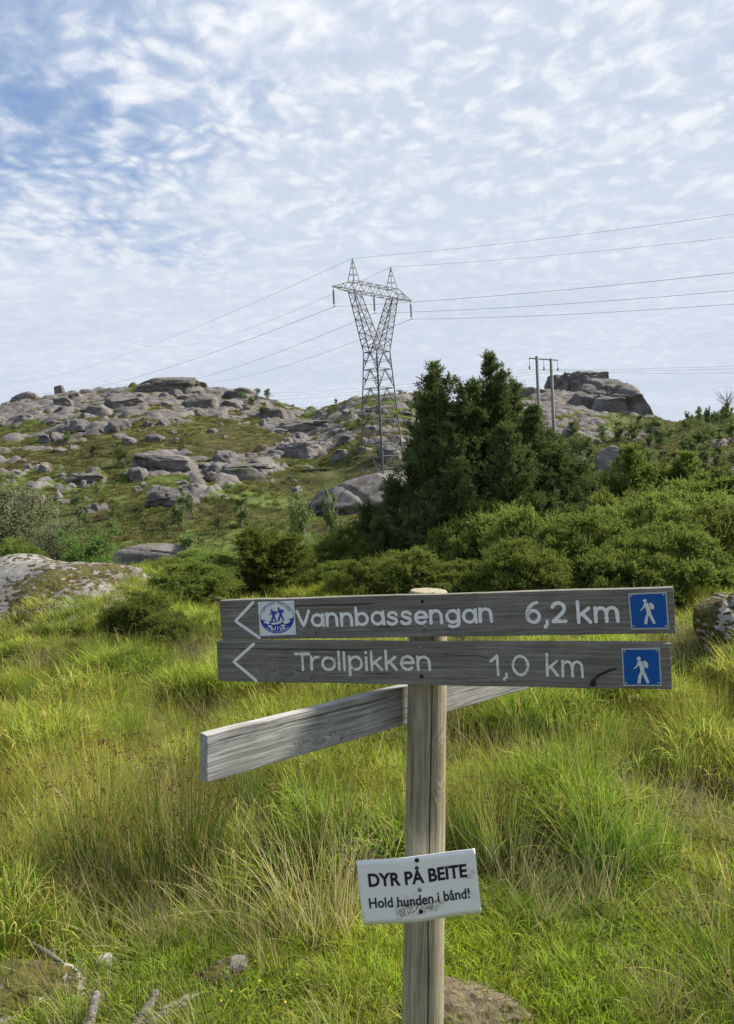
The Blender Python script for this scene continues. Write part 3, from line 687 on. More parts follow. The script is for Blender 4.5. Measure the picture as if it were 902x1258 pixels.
HB = 0.0995
B1 = Board(at(271, 762, .0995 * FPX / 48.5), at(829, 750, .0995 * FPX / 57.0), HB, .024, M['board_wood'], 'sign_board', 'upper arrow board lettered Vannbassengan 6,2 km', axis, 3)
B2 = Board(at(267, 812.5, .0995 * FPX / 49.0), at(825, 819, .0995 * FPX / 57.5), HB, .024, M['board_wood'], 'sign_board', 'lower arrow board lettered Trollpikken 1,0 km', axis, 4)
lp, rp = at(254, 933, 1.53), at(697, 813, 2.38)
B3 = Board(lp, rp, .0955, .026, M['plank_wood'], 'bare_plank', 'silvery blank plank pointing another way behind the post', axis, 5)

def ell(cx, cy, rx, ry, a0, a1, n=14): return [(cx + rx * math.cos(RAD(a0 + (a1 - a0) * k / n)), cy + ry * math.sin(RAD(a0 + (a1 - a0) * k / n))) for k in range(n + 1)]
XH = .77
GL = {
 'V': (.80, [[(0, 1), (.16, .5), (.33, 0), (.50, .5), (.66, 1)]]),
 'a': (.84, [ell(.31, .38, .29, .37, 0, 360, 22), [(.62, XH), (.62, .3), (.64, 0)]]),
 'n': (.80, [[(0, XH), (0, 0)], [(0, .40)] + ell(.27, .44, .26, .32, 165, 0, 10) + [(.54, .2), (.54, 0)]]),
 'm': (1.18, [[(0, XH), (0, 0)], [(0, .40)] + ell(.22, .46, .21, .29, 165, 0, 9) + [(.44, 0)], [(.44, .40)] + ell(.66, .46, .21, .29, 165, 0, 9) + [(.88, 0)]]),
 'b': (.82, [[(0, 1.10), (0, 0)], ell(.30, .38, .29, .37, 180, -180, 22)]),
 'p': (.82, [[(0, XH), (0, -.33)], ell(.30, .38, .29, .37, 180, -180, 22)]),
 's': (.72, [[(.48, .62), (.38, .73), (.24, .76), (.10, .70), (.05, .58), (.13, .46), (.28, .40), (.43, .32), (.48, .19), (.40, .06), (.24, 0), (.09, .04), (.01, .14)]]),
 'e': (.80, [[(.03, .38), (.58, .40)] , ell(.31, .38, .29, .37, 3, 315, 20)]),
 'g': (.84, [ell(.31, .38, .29, .37, 0, 360, 22), [(.62, XH), (.62, 0), (.58, -.16), (.46, -.26), (.28, -.29), (.12, -.22)]]),
 'T': (.80, [[(0, 1), (.70, 1)], [(.35, 1), (.35, 0)]]),
 'r': (.54, [[(0, XH), (0, 0)], [(0, .42), (.07, .60), (.20, .72), (.37, .74)]]),
 'o': (.84, [ell(.32, .38, .31, .37, 90, 450, 22)]),
 'l': (.26, [[(0, 1.10), (0, 0)]]),
 'i': (.26, [[(0, XH), (0, 0)], [(0, 1.06), (0, 1.09)]]),
 'k': (.70, [[(0, 1.10), (0, 0)], [(.44, .74), (.02, .34)], [(.16, .46), (.48, 0)]]),
 '6': (.84, [[(.50, .98), (.32, .92), (.14, .74), (.04, .48), (.04, .28)] + ell(.31, .29, .27, .29, 180, 540, 20)]),
 '2': (.82, [ell(.30, .70, .27, .29, 165, -20, 10) + [(.46, .44), (.20, .18), (.03, .02)], [(.03, .02), (.60, .02)]]),
 '1': (.50, [[(0, .68), (.14, .82), (.26, 1), (.26, .5), (.27, 0)]]),
 '0': (.84, [ell(.30, .50, .28, .49, 90, 450, 22)]),
 ',': (.32, [[(.08, .06), (.07, -.10), (-.02, -.24)]]), ' ': (.50, []),
}
def strokes(mb, paths, w, z0, rnd, m=0):
    # flat ribbons with round ends in x, z; each path a hair above the last so that no two faces share a plane
    for pi, P in enumerate(paths):
        P = [Vector(q) for q in P]; Q = []
        for a, b in zip(P[:-1], P[1:]):
            n = max(1, int((b - a).length / (w * .8)))
            Q += [a.lerp(b, k / n) for k in range(n)]
        Q.append(P[-1]); n = len(Q); y = -(z0 + pi * .00012); V, F = [], []
        closed = n > 6 and (Q[0] - Q[-1]).length < w * .2
        for i, q in enumerate(Q):
            if closed: d = Q[(i + 1) % (n - 1)] - Q[(i - 1) % (n - 1)]
            else: d = Q[min(i + 1, n - 1)] - Q[max(i - 1, 0)]
            d.normalize(); nn = Vector((-d.y, d.x)); ww = w / 2 * (1 + rnd.uniform(-.13, .13))
            if closed and i == n - 1: V += [V[0], V[1]]; continue
            a, b = q + nn * ww, q - nn * ww; V += [(a.x, y, a.y), (b.x, y, b.y)]
        F = [(2 * i, 2 * i + 1, 2 * i + 3, 2 * i + 2) for i in range(n - 1)]
        if not closed:
            for e, sgn in ((0, -1), (n - 1, 1)):
                q = Q[e]; d = (Q[1] - Q[0]) if e == 0 else (Q[-1] - Q[-2]); d.normalize(); d *= sgn; nn = Vector((-d.y, d.x)); arc = []
                for k in range(1, 6):
                    t = math.pi * k / 6; v = q + (nn * math.cos(t) + d * math.sin(t)) * w / 2; arc.append(len(V)); V.append((v.x, y, v.y))
                s0, s1 = (2 * e, 2 * e + 1) if sgn > 0 else (2 * e + 1, 2 * e)
                F.append(tuple([s0] + arc + [s1]))
        mb.add(V, F, m)
def word(board, text, pxa, pxb, pya, pyb, capm, w, mat, seed, zoff=.0006):
    # baseline from (pxa, pya) to (pxb, pyb) in the photograph, letters as routed strokes
    rnd = random.Random(seed); x0, z0 = board.loc(pxa, pya); x1, z1 = board.loc(pxb, pyb)
    adv = sum(GL[c][0] for c in text[:-1]) + max([max(q[0] for q in pth) for pth in GL[text[-1]][1]]); sx = (math.hypot(x1 - x0, z1 - z0) - w) / adv
    ux, uz = (x1 - x0) / math.hypot(x1 - x0, z1 - z0), (z1 - z0) / math.hypot(x1 - x0, z1 - z0)
    mb = MB(); cur = 0.0
    for ch in text:
        a, paths = GL[ch]; jz = rnd.uniform(-.0007, .0007); js = rnd.uniform(.96, 1.04)
        PP = []
        for P in paths:
            L = []
            for gx, gz in P:
                lx, lz = w / 2 + (cur + gx) * sx, gz * capm * js + jz
                L.append((x0 + lx * ux - lz * uz, z0 + lx * uz + lz * ux))
            PP.append(L)
        strokes(mb, PP, w, zoff, rnd); cur += a
    return obj('lettering', mb.mesh('lettering', mat), board.o)
word(B1, 'Vannbassengan', 364.5, 606, 769.5, 763.5, .0365, .0074, M['letter_paint'], 1)
word(B1, '6,2', 645.5, 697.5, 765, 763.5, .0435, .0078, M['letter_paint'], 2)
word(B1, 'km', 709, 761.5, 764.5, 763, .0415, .0076, M['letter_paint'], 3)
word(B2, 'Trollpikken', 362.5, 530, 822.5, 823, .0395, .0066, M['letter_worn'], 4)
word(B2, '1,0', 602, 651, 829, 829.5, .0440, .0060, M['letter_worn'], 5)
word(B2, 'km', 671, 717.5, 830, 831, .0425, .0060, M['letter_worn'], 6)
for B, pts in ((B1, [(311, 740), (289.5, 763), (319, 783.5)]), (B2, [(312, 791), (287.5, 813), (315, 836)])):
    mb = MB(); strokes(mb, [[B.loc(*q) for q in pts]], .0072, .0006, random.Random(3)); obj('arrow', mb.mesh('arrow', M['letter_paint']), B.o)
# screws, holes and burn marks
def disc(mb, x, z, r, y, m=0, n=14, ry=None): mb.add([(x + r * math.cos(2 * math.pi * k / n), -y, z + (ry or r) * math.sin(2 * math.pi * k / n)) for k in range(n)], [tuple(range(n))], m)
def screw(B, px, py, r, hole=False):
    x, z = B.loc(px, py); mb = MB()
    if hole: disc(mb, x, z, r, .0004, 0)
    else:
        mb.tube([(x, .001, z), (x, -.0012, z), (x, -.0022, z)], [r, r, r * .7], 14); 
        mb.add([(x - r * .5, -.0026, z - r * .12), (x + r * .5, -.0026, z - r * .12), (x + r * .5, -.0026, z + r * .12), (x - r * .5, -.0026, z + r * .12)], [(0, 1, 2, 3)], 1)
    return obj('screw_hole' if hole else 'screw', mb.mesh('screw', [M['dark_hole']] if hole else [M['screw'], M['dark_hole']]), B.o)
for B, px, py, r, hl in ((B1, 519, 739, .0040, True), (B1, 522.5, 771.5, .0052, False), (B2, 516, 796.5, .0036, False), (B2, 522.5, 816, .0052, False), (B2, 515, 816, .0026, True), (B2, 518, 831, .0046, True), (B3, 436, 881, .0030, False)):
    screw(B, px, py, r, hl)
def blot(B, pts, name='burn_mark', mat='char', y=.00035):
    mb = MB(); mb.add([(q[0], -y, q[1]) for q in (B.loc(*p_) for p_ in pts)], [tuple(range(len(pts)))], 0); obj(name, mb.mesh(name, M[mat]), B.o)
blot(B2, [(724, 842), (727, 834), (735, 828), (746, 823), (757, 820), (758, 822), (748, 826), (741, 829), (735, 832), (732, 836), (733, 842), (729, 844)])
mb = MB(); strokes(mb, [[B2.loc(*q) for q in ((545, 804), (560, 804.5), (575, 805.5), (588, 805), (600, 809))]], .0013, .0005, random.Random(8)); obj('crack', mb.mesh('crack', M['dark_hole']), B2.o)

# plaques
M['blue_enamel'] = paint('blue_enamel', (0.004, 0.085, 0.34), 0.20, 90.0, (0.02, 0.12, 0.36))
M['white_enamel'] = paint('white_enamel', (0.66, 0.67, 0.64), 0.07, 300.0, (0.36, 0.34, 0.27))
M['alu'] = plain('aluminium_edge', (0.50, 0.51, 0.50), 0.5, 0.4, 0.25, 120.0)
M['emblem_white'] = plain('emblem_white', (0.72, 0.74, 0.74), 0.45, 0.0, 0.05, 60.0)
M['emblem_blue'] = plain('emblem_blue', (0.012, 0.045, 0.34), 0.45, 0.0, 0.1, 60.0)
M['rivet'] = plain('rivet', (0.62, 0.63, 0.63), 0.35, 0.6, 0.2, 500.0)
class Quad:                                  # unit square (u right, v down) pinned to four photographed corners on a board
    def __init__(s, B, tl, tr, br, bl): s.q = [B.loc(*p_) for p_ in (tl, tr, br, bl)]; s.B = B
    def __call__(s, u, v, y):
        a, b, c, d = s.q; x = (a[0] * (1 - u) + b[0] * u) * (1 - v) + (d[0] * (1 - u) + c[0] * u) * v; z = (a[1] * (1 - u) + b[1] * u) * (1 - v) + (d[1] * (1 - u) + c[1] * u) * v
        return (x, -y, z)
    def poly(s, mb, uv, y, m): mb.add([s(u, v, y) for u, v in uv], [tuple(range(len(uv)))[::-1]], m)
    def slab(s, mb, y, m):
        c = [(0, 0), (1, 0), (1, 1), (0, 1)]; V = [s(u, v, y) for u, v in c] + [s(u, v, -.0004) for u, v in c]
        mb.add(V, [(3, 2, 1, 0), (0, 1, 5, 4), (1, 2, 6, 5), (2, 3, 7, 6), (3, 0, 4, 7)], m)
    def circ(s, mb, u, v, r, y, m, n=24, rv=None): s.poly(mb, [(u + r * math.cos(2 * math.pi * k / n), v + (rv or r) * math.sin(2 * math.pi * k / n)) for k in range(n)], y, m)
    def rivets(s, mb, pts, r, y, m):
        for u, v in pts:
            c = s(u, v, y); mb.tube([(c[0], c[1], c[2]), (c[0], c[1] - .0006, c[2]), (c[0], c[1] - .0012, c[2])], [r, r, r * .5], 10, m)
            mb.add([(c[0] + r * .35 * math.cos(a), c[1] - .0014, c[2] + r * .35 * math.sin(a)) for a in (0, 1.57, 3.14, 4.71)], [(0, 1, 2, 3)], 4)
def hiker(Q, u0, v0, sc, y, m, mb, pack=None):
    t = lambda L: [(u0 + x * sc, v0 + yv * sc) for x, yv in L]
    Q.circ(mb, u0 - .10 * sc, v0 + .06 * sc, .075 * sc, y, m, 14)
    Q.poly(mb, t([(-.13, .15), (.00, .14), (.09, .34), (.10, .56), (-.06, .56), (-.09, .36), (-.12, .30), (-.20, .40), (-.30, .46), (-.32, .43), (-.22, .35), (-.16, .22)]), y + .00012, m)
    Q.poly(mb, t([(-.06, .55), (.02, .55), (.01, .62), (-.04, .78), (-.08, 1.0), (-.20, 1.0), (-.17, .84), (-.14, .70)]), y + .00024, m)
    Q.poly(mb, t([(.00, .55), (.10, .55), (.16, .70), (.20, .82), (.25, .97), (.16, 1.0), (.10, .86), (.01, .66)]), y + .00036, m)
    Q.poly(mb, t([(.05, .15), (.14, .14), (.22, .22), (.24, .36), (.19, .42), (.12, .38), (.07, .24)]), y + .00048, m if pack is None else pack)
def hiker_plaque(B, cs, hk, lab):
    Q = Quad(B, *cs); mb = MB(); Q.slab(mb, .0018, 0)
    e = .035; Q.poly(mb, [(e, e), (1 - e, e), (1 - e, 1 - e), (e, 1 - e)], .0021, 1)
    hiker(Q, *hk, .0024, 2, mb)
    Q.rivets(mb, [(.08, .075), (.91, .075), (.92, .92), (.08, .92)], .0017, .0021, 3)
    o = obj('hiker_plaque', mb.mesh('hiker_plaque', [M['alu'], M['blue_enamel'], M['white_enamel'], M['rivet'], M['dark_hole']]), B.o); o['label'] = lab
hiker_plaque(B1, ((771.5, 729), (819, 727), (822, 772.5), (775.5, 773)), (.49, .18, .68), 'blue plaque with white hiker on the upper board')
hiker_plaque(B2, ((763.5, 796.5), (810.5, 796), (813, 842.5), (766, 842.5)), (.51, .23, .70), 'blue plaque with white hiker on the lower board')

def text_uv(txt, bold=0.0, sx=1.0):
    cu = bpy.data.curves.new('t', 'FONT'); cu.body = txt; cu.size = 1.0; cu.offset = bold; cu.resolution_u = 4; cu.align_x = 'LEFT'
    o = bpy.data.objects.new('t', cu); COL.objects.link(o); dg = bpy.context.evaluated_depsgraph_get(); me = o.evaluated_get(dg).to_mesh()
    V = [(v.co.x * sx, v.co.y) for v in me.vertices]; F = [tuple(p_.vertices) for p_ in me.polygons]
    o.evaluated_get(dg).to_mesh_clear(); bpy.data.objects.remove(o); bpy.data.curves.remove(cu); return V, F
Q = Quad(B1, (317.3, 739.5), (361.3, 737.8), (364, 779.5), (320, 781.3)); mb = MB(); Q.slab(mb, .0016, 0)
cu_, cv_, cr_ = .505, .475, .475
ringo = [(cu_ + cr_ * math.cos(a), cv_ + cr_ * .985 * math.sin(a)) for a in np.linspace(0, 2 * math.pi, 49)[:-1]]
ringi = [(cu_ + (cr_ - .018) * math.cos(a), cv_ + (cr_ - .018) * .985 * math.sin(a)) for a in np.linspace(0, 2 * math.pi, 49)[:-1]]
mb.add([Q(u, v, .0019) for u, v in ringo] + [Q(u, v, .0019) for u, v in ringi], [((k + 1) % 48, k, 48 + k, 48 + (k + 1) % 48) for k in range(48)], 1)
low = [(cu_ + (cr_ - .012) * math.cos(a), cv_ + (cr_ - .012) * .985 * math.sin(a)) for a in np.linspace(.06, math.pi - .06, 34)]
Q.poly(mb, low[::1] + [(.08, .52), (.22, .56), (.50, .60), (.78, .56), (.93, .50)], .0021, 1)
for st in ([(.12, .57), (.25, .56), (.32, .62), (.24, .66), (.16, .62)], [(.33, .63), (.52, .60), (.62, .58), (.66, .62), (.50, .67), (.36, .68)], [(.66, .57), (.84, .56), (.88, .58), (.80, .66), (.70, .67)],
           [(.24, .68), (.33, .70), (.38, .74), (.30, .77), (.25, .73)], [(.60, .69), (.70, .69), (.74, .73), (.62, .76)], [(.30, .78), (.38, .77), (.40, .82), (.34, .84)], [(.62, .78), (.72, .76), (.70, .82), (.64, .83)],
           [(.44, .74), (.47, .74), (.43, .86), (.41, .86)], [(.51, .73), (.53, .73), (.52, .86), (.50, .86)], [(.56, .75), (.58, .75), (.62, .87), (.59, .87)]):
    Q.poly(mb, st, .0024, 0)
hiker(Q, .41, .22, .40, .0025, 1, mb); hiker(Q, .61, .18, .40, .0025, 1, mb)
for txt, r_, a0, a1, sz, inv, yy, mm in (('OPPLEV DALANE', .385, 208, 332, .082, False, .0023, 1), ('DALANE FRILUFTSRÅD', .445, 135, 45, .055, True, .0026, 0)):
    n = len(txt)
    for k, ch in enumerate(txt):
        if ch == ' ': continue
        V, F = text_uv(ch, .02); a = RAD(a0 + (a1 - a0) * k / (n - 1)); xm = max(v[0] for v in V) / 2
        er = Vector((math.cos(a), math.sin(a))); et = Vector((-er.y, er.x))
        if inv: up, rt, rr0 = -er, Vector((er.y, -er.x)), r_
        else: up, rt, rr0 = er, et, r_
        mb.add([Q(cu_ + er.x * rr0 + (rt.x * (x - xm) + up.x * yv) * sz, cv_ + er.y * rr0 + (rt.y * (x - xm) + up.y * yv) * sz, yy) for x, yv in V], [f for f in F], mm)
Q.rivets(mb, [(.06, .08), (.94, .06), (.95, .93), (.05, .92)], .0015, .0017, 2)
o = obj('emblem_plaque', mb.mesh('emblem_plaque', [M['emblem_white'], M['emblem_blue'], M['rivet'], M['rivet'], M['dark_hole']]), B1.o); o['label'] = 'white plaque with blue round emblem of two hikers'

# white notice bent round the post
def notice_mat():
    m, nt, out = newmat('white_notice'); oc = ocoord(nt); n = noise(nt, mapping(nt, oc, (14, 14, 26)), 1.0, 6.0, 0.7); f = noise(nt, oc, 160.0, 4.0, 0.7)
    sp = nd(nt, 'ShaderNodeSeparateXYZ', {'Vector': oc})
    lowb = math_(nt, 'MULTIPLY', ss(nt, math_(nt, 'ABSOLUTE', math_(nt, 'ADD', sp.outputs[2], .045)), .022, .004), ss(nt, math_(nt, 'ABSOLUTE', sp.outputs[0]), .075, .03))
    dirt = math_(nt, 'MULTIPLY', ss(nt, math_(nt, 'ADD', n, math_(nt, 'MULTIPLY', lowb, .26)), .56, .70), ss(nt, f, .40, .58))
    c = mixc(nt, math_(nt, 'MULTIPLY', dirt, .85), mixc(nt, n, (.80, .81, .81), (.86, .86, .85)), (.23, .19, .14))
    finish(nt, out, c, .42, spec=.4); return m
M['notice'] = notice_mat(); M['black_print'] = paint('black_print', (.018, .017, .022), .17, 260.0, (.5, .5, .5))
nc = at(515, 1092, 1.8); nx = (at(588, 1084.5, 1.825) - at(443.5, 1100, 1.825)); nW, nH = nx.length, .1545; nx.normalize()
nz = axis - nx * axis.dot(nx); nz.normalize(); ny = nz.cross(nx)
NF = Matrix((nx, ny, nz)).transposed().to_4x4(); NF.translation = nc - root_p
def bend(x): return .009 * (1 - math.exp(-(x / .085) ** 2))  + .0015 * math.sin(x * 34)
def Npt(x, z, y=0.0):
    xx = x * (1.0 if x < 0 else 1.0); return (xx, bend(x) - y + .004 * (z / .077) * math.exp(-(x / .03) ** 2) * .4, z )
V, F = [], []; nxs, nzs = 44, 12
for j in range(nzs + 1):
    for i in range(nxs + 1): V.append(Npt(-nW / 2 + nW * i / nxs, -nH / 2 + nH * j / nzs))
for j in range(nzs):
    for i in range(nxs): a = j * (nxs + 1) + i; F.append((a, a + 1, a + nxs + 2, a + nxs + 1))
nb = len(V); V += [(x, y + .0015, z) for x, y, z in V]; F += [tuple(i + nb for i in f[::-1]) for f in F]
bd = [(i, i + 1) for i in range(nxs)] + [(nzs * (nxs + 1) + i + 1, nzs * (nxs + 1) + i) for i in range(nxs)] + [((j + 1) * (nxs + 1), j * (nxs + 1)) for j in range(nzs)] + [(j * (nxs + 1) + nxs, (j + 1) * (nxs + 1) + nxs) for j in range(nzs)]
F += [(b_, a_, a_ + nb, b_ + nb) for a_, b_ in bd]
no = obj('notice', mesh_py('notice', V, F, [M['notice']], True), sign, NF); no['label'] = 'white bent metal notice about grazing animals'
for txt, x0, x1, zb, hh, bo in (('DYR PÅ BEITE', -.118, .116, .0140, .0315, .030), ('Hold hunden i bånd!', -.122, .117, -.0375, .0250, .018)):
    V, F = text_uv(txt, bo); w_ = max(v[0] for v in V); cap = .73
    mb = MB(); mb.add([Npt(x0 + (x1 - x0) * v[0] / w_, zb + v[1] / cap * hh, .0011) for v in V], F, 0)
    obj('lettering', mb.mesh('lettering', M['black_print']), no)
for x_, z_, r_, mt in ((.002, .068, .0052, 'dark_hole'), (.001, -.0015, .0046, 'screw'), (-.001, -.053, .0050, 'dark_hole')):
    mb = MB(); c = Npt(x_, z_, .0003); mb.tube([c, (c[0], c[1] - .002, c[2]), (c[0], c[1] - .003, c[2])], [r_, r_, r_ * .6], 14); obj('screw', mb.mesh('screw', M[mt]), no)

# ------------------------------------------------------------------ vegetation
M['juniper'] = foliage('juniper_needles', (0.056, 0.086, 0.031), (0.110, 0.140, 0.048), (0.205, 0.24, 0.078), 0.3)
M['juniper_low'] = foliage('juniper_low', (0.085, 0.135, 0.030), (0.17, 0.225, 0.050), (0.38, 0.43, 0.10), 0.38)
M['birch_leaf'] = foliage('birch_leaf', (0.12, 0.165, 0.055), (0.18, 0.225, 0.08), (0.23, 0.27, 0.11), 0.4)
M['willow_pale'] = foliage('willow_pale', (0.135, 0.155, 0.075), (0.20, 0.215, 0.115), (0.26, 0.27, 0.16), 0.35)
M['willow_bright'] = foliage('willow_bright', (0.09, 0.165, 0.035), (0.15, 0.24, 0.06), (0.21, 0.30, 0.09), 0.4)
M['bark'] = plain('juniper_bark', (0.085, 0.068, 0.052), 0.9, 0.0, 0.5, 25.0, 0.1)
M['birch_bark'] = plain('birch_bark', (0.36, 0.34, 0.31), 0.85, 0.0, 0.5, 6.0, 0.1)
def unit(v): return v / np.maximum(np.linalg.norm(v, axis=-1, keepdims=True), 1e-9)
def shoots(P, D, L, Wd, rng, k=3, flare=.75):
    # each shoot is k slim diamond-shaped leaves fanned about its axis
    n = len(P); P = np.repeat(P, k, 0); D = np.repeat(D, k, 0); L = np.repeat(L, k) * rng.uniform(.6, 1.1, n * k); Wd = np.repeat(Wd, k)
    P = P + D * (L * rng.uniform(-.1, .75, n * k))[:, None]
    D = unit(D + rng.normal(size=(n * k, 3)) * flare * .5)
    S = unit(np.cross(D, rng.normal(size=(n * k, 3)))); N = np.cross(D, S)
    mid = P + D * (L * .5)[:, None] + N * (L * .06)[:, None]
    V = np.stack([P, mid + S * Wd[:, None] * .5, P + D * L[:, None], mid - S * Wd[:, None] * .5], 1).reshape(-1, 3)
    F = np.arange(n * k * 4).reshape(-1, 4)
    r = np.repeat(np.repeat(rng.random(n), k) * .7 + rng.random(n * k) * .3, 4); h = np.tile([0., .5, 1., .5], n * k)
    return V, F, np.stack([h, r, r * 0], -1)
def juniper_meshes(name, seed, spires, mat, dens=1.0, style='upright', k=3, shoot=.085, sw=.022):
    """spires: (bx, by, tx, ty, height, rmax, nbranch); bases near the origin"""
    rng = np.random.default_rng(seed); PP, DD, LL = [], [], []; mb = MB()
    for bx, by, tx, ty, h, rm, nb in spires:
        base, topv = np.array([bx, by, -.1]), np.array([tx, ty, h]); kink = rng.normal(size=2) * .05 * h
        def axis_at(u):
            p = base + (topv - base) * u; s_ = math.sin(u * math.pi); p = p.copy(); p[0] += kink[0] * s_; p[1] += kink[1] * s_; return p
        if style == 'upright':
            mb.tube([axis_at(u) for u in (0, .2, .4, .6, .8, .97)], [h * .014 + .02, h * .012 + .012, h * .010 + .008, h * .007 + .006, h * .004 + .004, .003], 6)
        for b in range(nb):
            az = b * 2.39996 + rng.uniform(-.5, .5)
            if style == 'upright':
                u = min(.99, (rng.random() ** .85) * .97 + .03); prof = (1 - u) ** .80 * min(1.0, .55 + u * 2.2); el = RAD(rng.uniform(5, 42) + 26 * u)
                ln = rm * prof * 1.22 * rng.choice([rng.uniform(.4, .8), rng.uniform(.8, 1.5)]) + .10
                p0 = axis_at(u)
            else:
                u = rng.uniform(0, .35); el = RAD(rng.uniform(8, 62)); ln = rm * rng.uniform(.55, 1.15) * (1.0 if el < .6 else h / rm * 1.0); p0 = axis_at(u * .4)
            out = np.array([math.cos(az), math.sin(az), 0.0]); pts = []; q = p0.copy(); ns = 7
            for s_ in range(ns):
                t = s_ / (ns - 1)
                e = el + (.35 * t if style == 'upright' else (-.75 * t + .55 * t * t * 1.2)) + rng.normal() * .10
                if s_: q = q + (out * math.cos(e) + np.array([0, 0, math.sin(e)])) * ln / (ns - 1) + rng.normal(size=3) * .02 * ln
                pts.append(q.copy())
            pts = np.array(pts)
            if ln > .25: mb.tube(pts, list(np.linspace(.006 + .012 * ln, .003, ns)), 4, cap=False)
            if style == 'upright':           # side twigs carrying the needles
                nt_ = max(3, int(ln * 17 * dens)); t = rng.uniform(.18, 1.0, nt_) * (ns - 1); i0 = np.minimum(t.astype(int), ns - 2); fr = (t - i0)[:, None]
                c = pts[i0] * (1 - fr) + pts[i0 + 1] * fr; d = unit(pts[i0 + 1] - pts[i0]); L2 = (.30 * ln * rng.uniform(.5, 1.2, nt_) * (1.15 - .75 * t / (ns - 1)) + shoot * .7)
                d2 = unit(d * .75 + unit(rng.normal(size=(nt_, 3)) * np.array([1, 1, .5])) * .75 + np.array([0, 0, .22])); m2 = 9
                s2 = np.tile(np.linspace(.1, 1.0, m2), nt_); k2 = np.repeat(np.arange(nt_), m2)
                PP.append(c[k2] + d2[k2] * (L2[k2] * s2)[:, None] + np.array([0, 0, -.10]) * (L2[k2] * s2 ** 2)[:, None] + rng.normal(size=(nt_ * m2, 3)) * .10 * shoot)
                DD.append(unit(d2[k2] + rng.normal(size=(nt_ * m2, 3)) * .34)); LL.append(shoot * rng.uniform(.55, 1.2, nt_ * m2)); continue
            m = max(4, int(ln * 62 * dens)); t = rng.uniform(.22, 1.0, m) ** .8 * (ns - 1); i0 = np.minimum(t.astype(int), ns - 2); fr = (t - i0)[:, None]
            c = pts[i0] * (1 - fr) + pts[i0 + 1] * fr; d = unit(pts[i0 + 1] - pts[i0])
            sp = (.085 if style == 'upright' else .20) * ln * (.25 + .75 * np.sin(np.clip(t / (ns - 1), 0, 1) * math.pi * .85))[:, None] + .015
            off = rng.normal(size=(m, 3)) * sp; off[:, 2] *= .55 if style == 'upright' else .28
            if style != 'upright': off[:, 2] += .02
            sd = unit(d * .8 + unit(off) * .55 + np.array([0, 0, .45]) + rng.normal(size=(m, 3)) * .3)
            PP.append(c + off); DD.append(sd); LL.append(np.full(m, shoot) * rng.uniform(.6, 1.35, m))
        if style == 'upright':
            m = 46; u = rng.uniform(.80, 1.0, m); c = np.array([axis_at(x) for x in u]); PP.append(c + rng.normal(size=(m, 3)) * .022); DD.append(unit(rng.normal(size=(m, 3)) * .5 + np.array([0, 0, 1.0]))); LL.append(np.full(m, shoot))
    P, D, L = np.concatenate(PP), np.concatenate(DD), np.concatenate(LL)
    V, F, A = shoots(P, D, L, np.full(len(P), sw) * rng.uniform(.7, 1.3, len(P)), rng, k)
    return mb.mesh('trunk', M['bark'], True), mesh_np('crown', V, F, [mat], False, attr={'bl': A})
def plant_tree(name, meshes, loc, rz, sc, label, cat, group=None):
    t = empty(name, loc, rz, sc); tag(t, label, cat, group)
    obj('trunk', meshes[0], t); obj('crown', meshes[1], t); return t

# the big many-stemmed juniper; stem tops read from the photograph at its own distance
JD = 12.5; jb = ground_at(590, 735, JD)
def stem(px, py, dd, bpx, r, nb):
    tp = at(px, py + 11, JD + dd); bs = at(bpx, 735, JD + dd * .6); return (bs.x - jb.x, bs.y - jb.y, tp.x - jb.x, tp.y - jb.y, tp.z - jb.z, r, nb)
JS = [stem(533, 444, .0, 560, .55, 140), stem(601, 434, .1, 592, .60, 150), stem(568, 468, .2, 574, .60, 110), stem(634, 466, .3, 618, .62, 130), stem(660, 498, -.1, 640, .70, 120), stem(585, 465, -.3, 580, .75, 130), stem(618, 452, -.1, 605, .6, 110), stem(552, 460, -.2, 566, .55, 100), stem(675, 530, .2, 650, .7, 100), stem(548, 520, -.6, 560, .65, 90), stem(515, 480, .4, 545, .5, 90), stem(712, 566, -.4, 672, .66, 90), stem(640, 545, -.8, 620, .7, 90),
      stem(690, 545, -.2, 660, .66, 110), stem(728, 585, .1, 690, .60, 90), stem(508, 520, .2, 535, .50, 90), stem(482, 585, -.1, 515, .50, 80), stem(446, 618, .1, 490, .46, 70),
      stem(620, 520, -.9, 600, .62, 100), stem(560, 580, -1.0, 560, .60, 90), stem(680, 610, -.9, 650, .60, 80), stem(470, 640, -.6, 500, .5, 60), stem(510, 640, -1.0, 530, .5, 60), stem(742, 640, -.5, 715, .5, 60)]
plant_tree('juniper_tree', juniper_meshes('big', 5, JS, M['juniper'], 1.12, k=3, shoot=.078, sw=.016), jb, 0, 1.0, 'tall dark many stemmed juniper with ragged pointed tops behind the signpost', 'juniper')

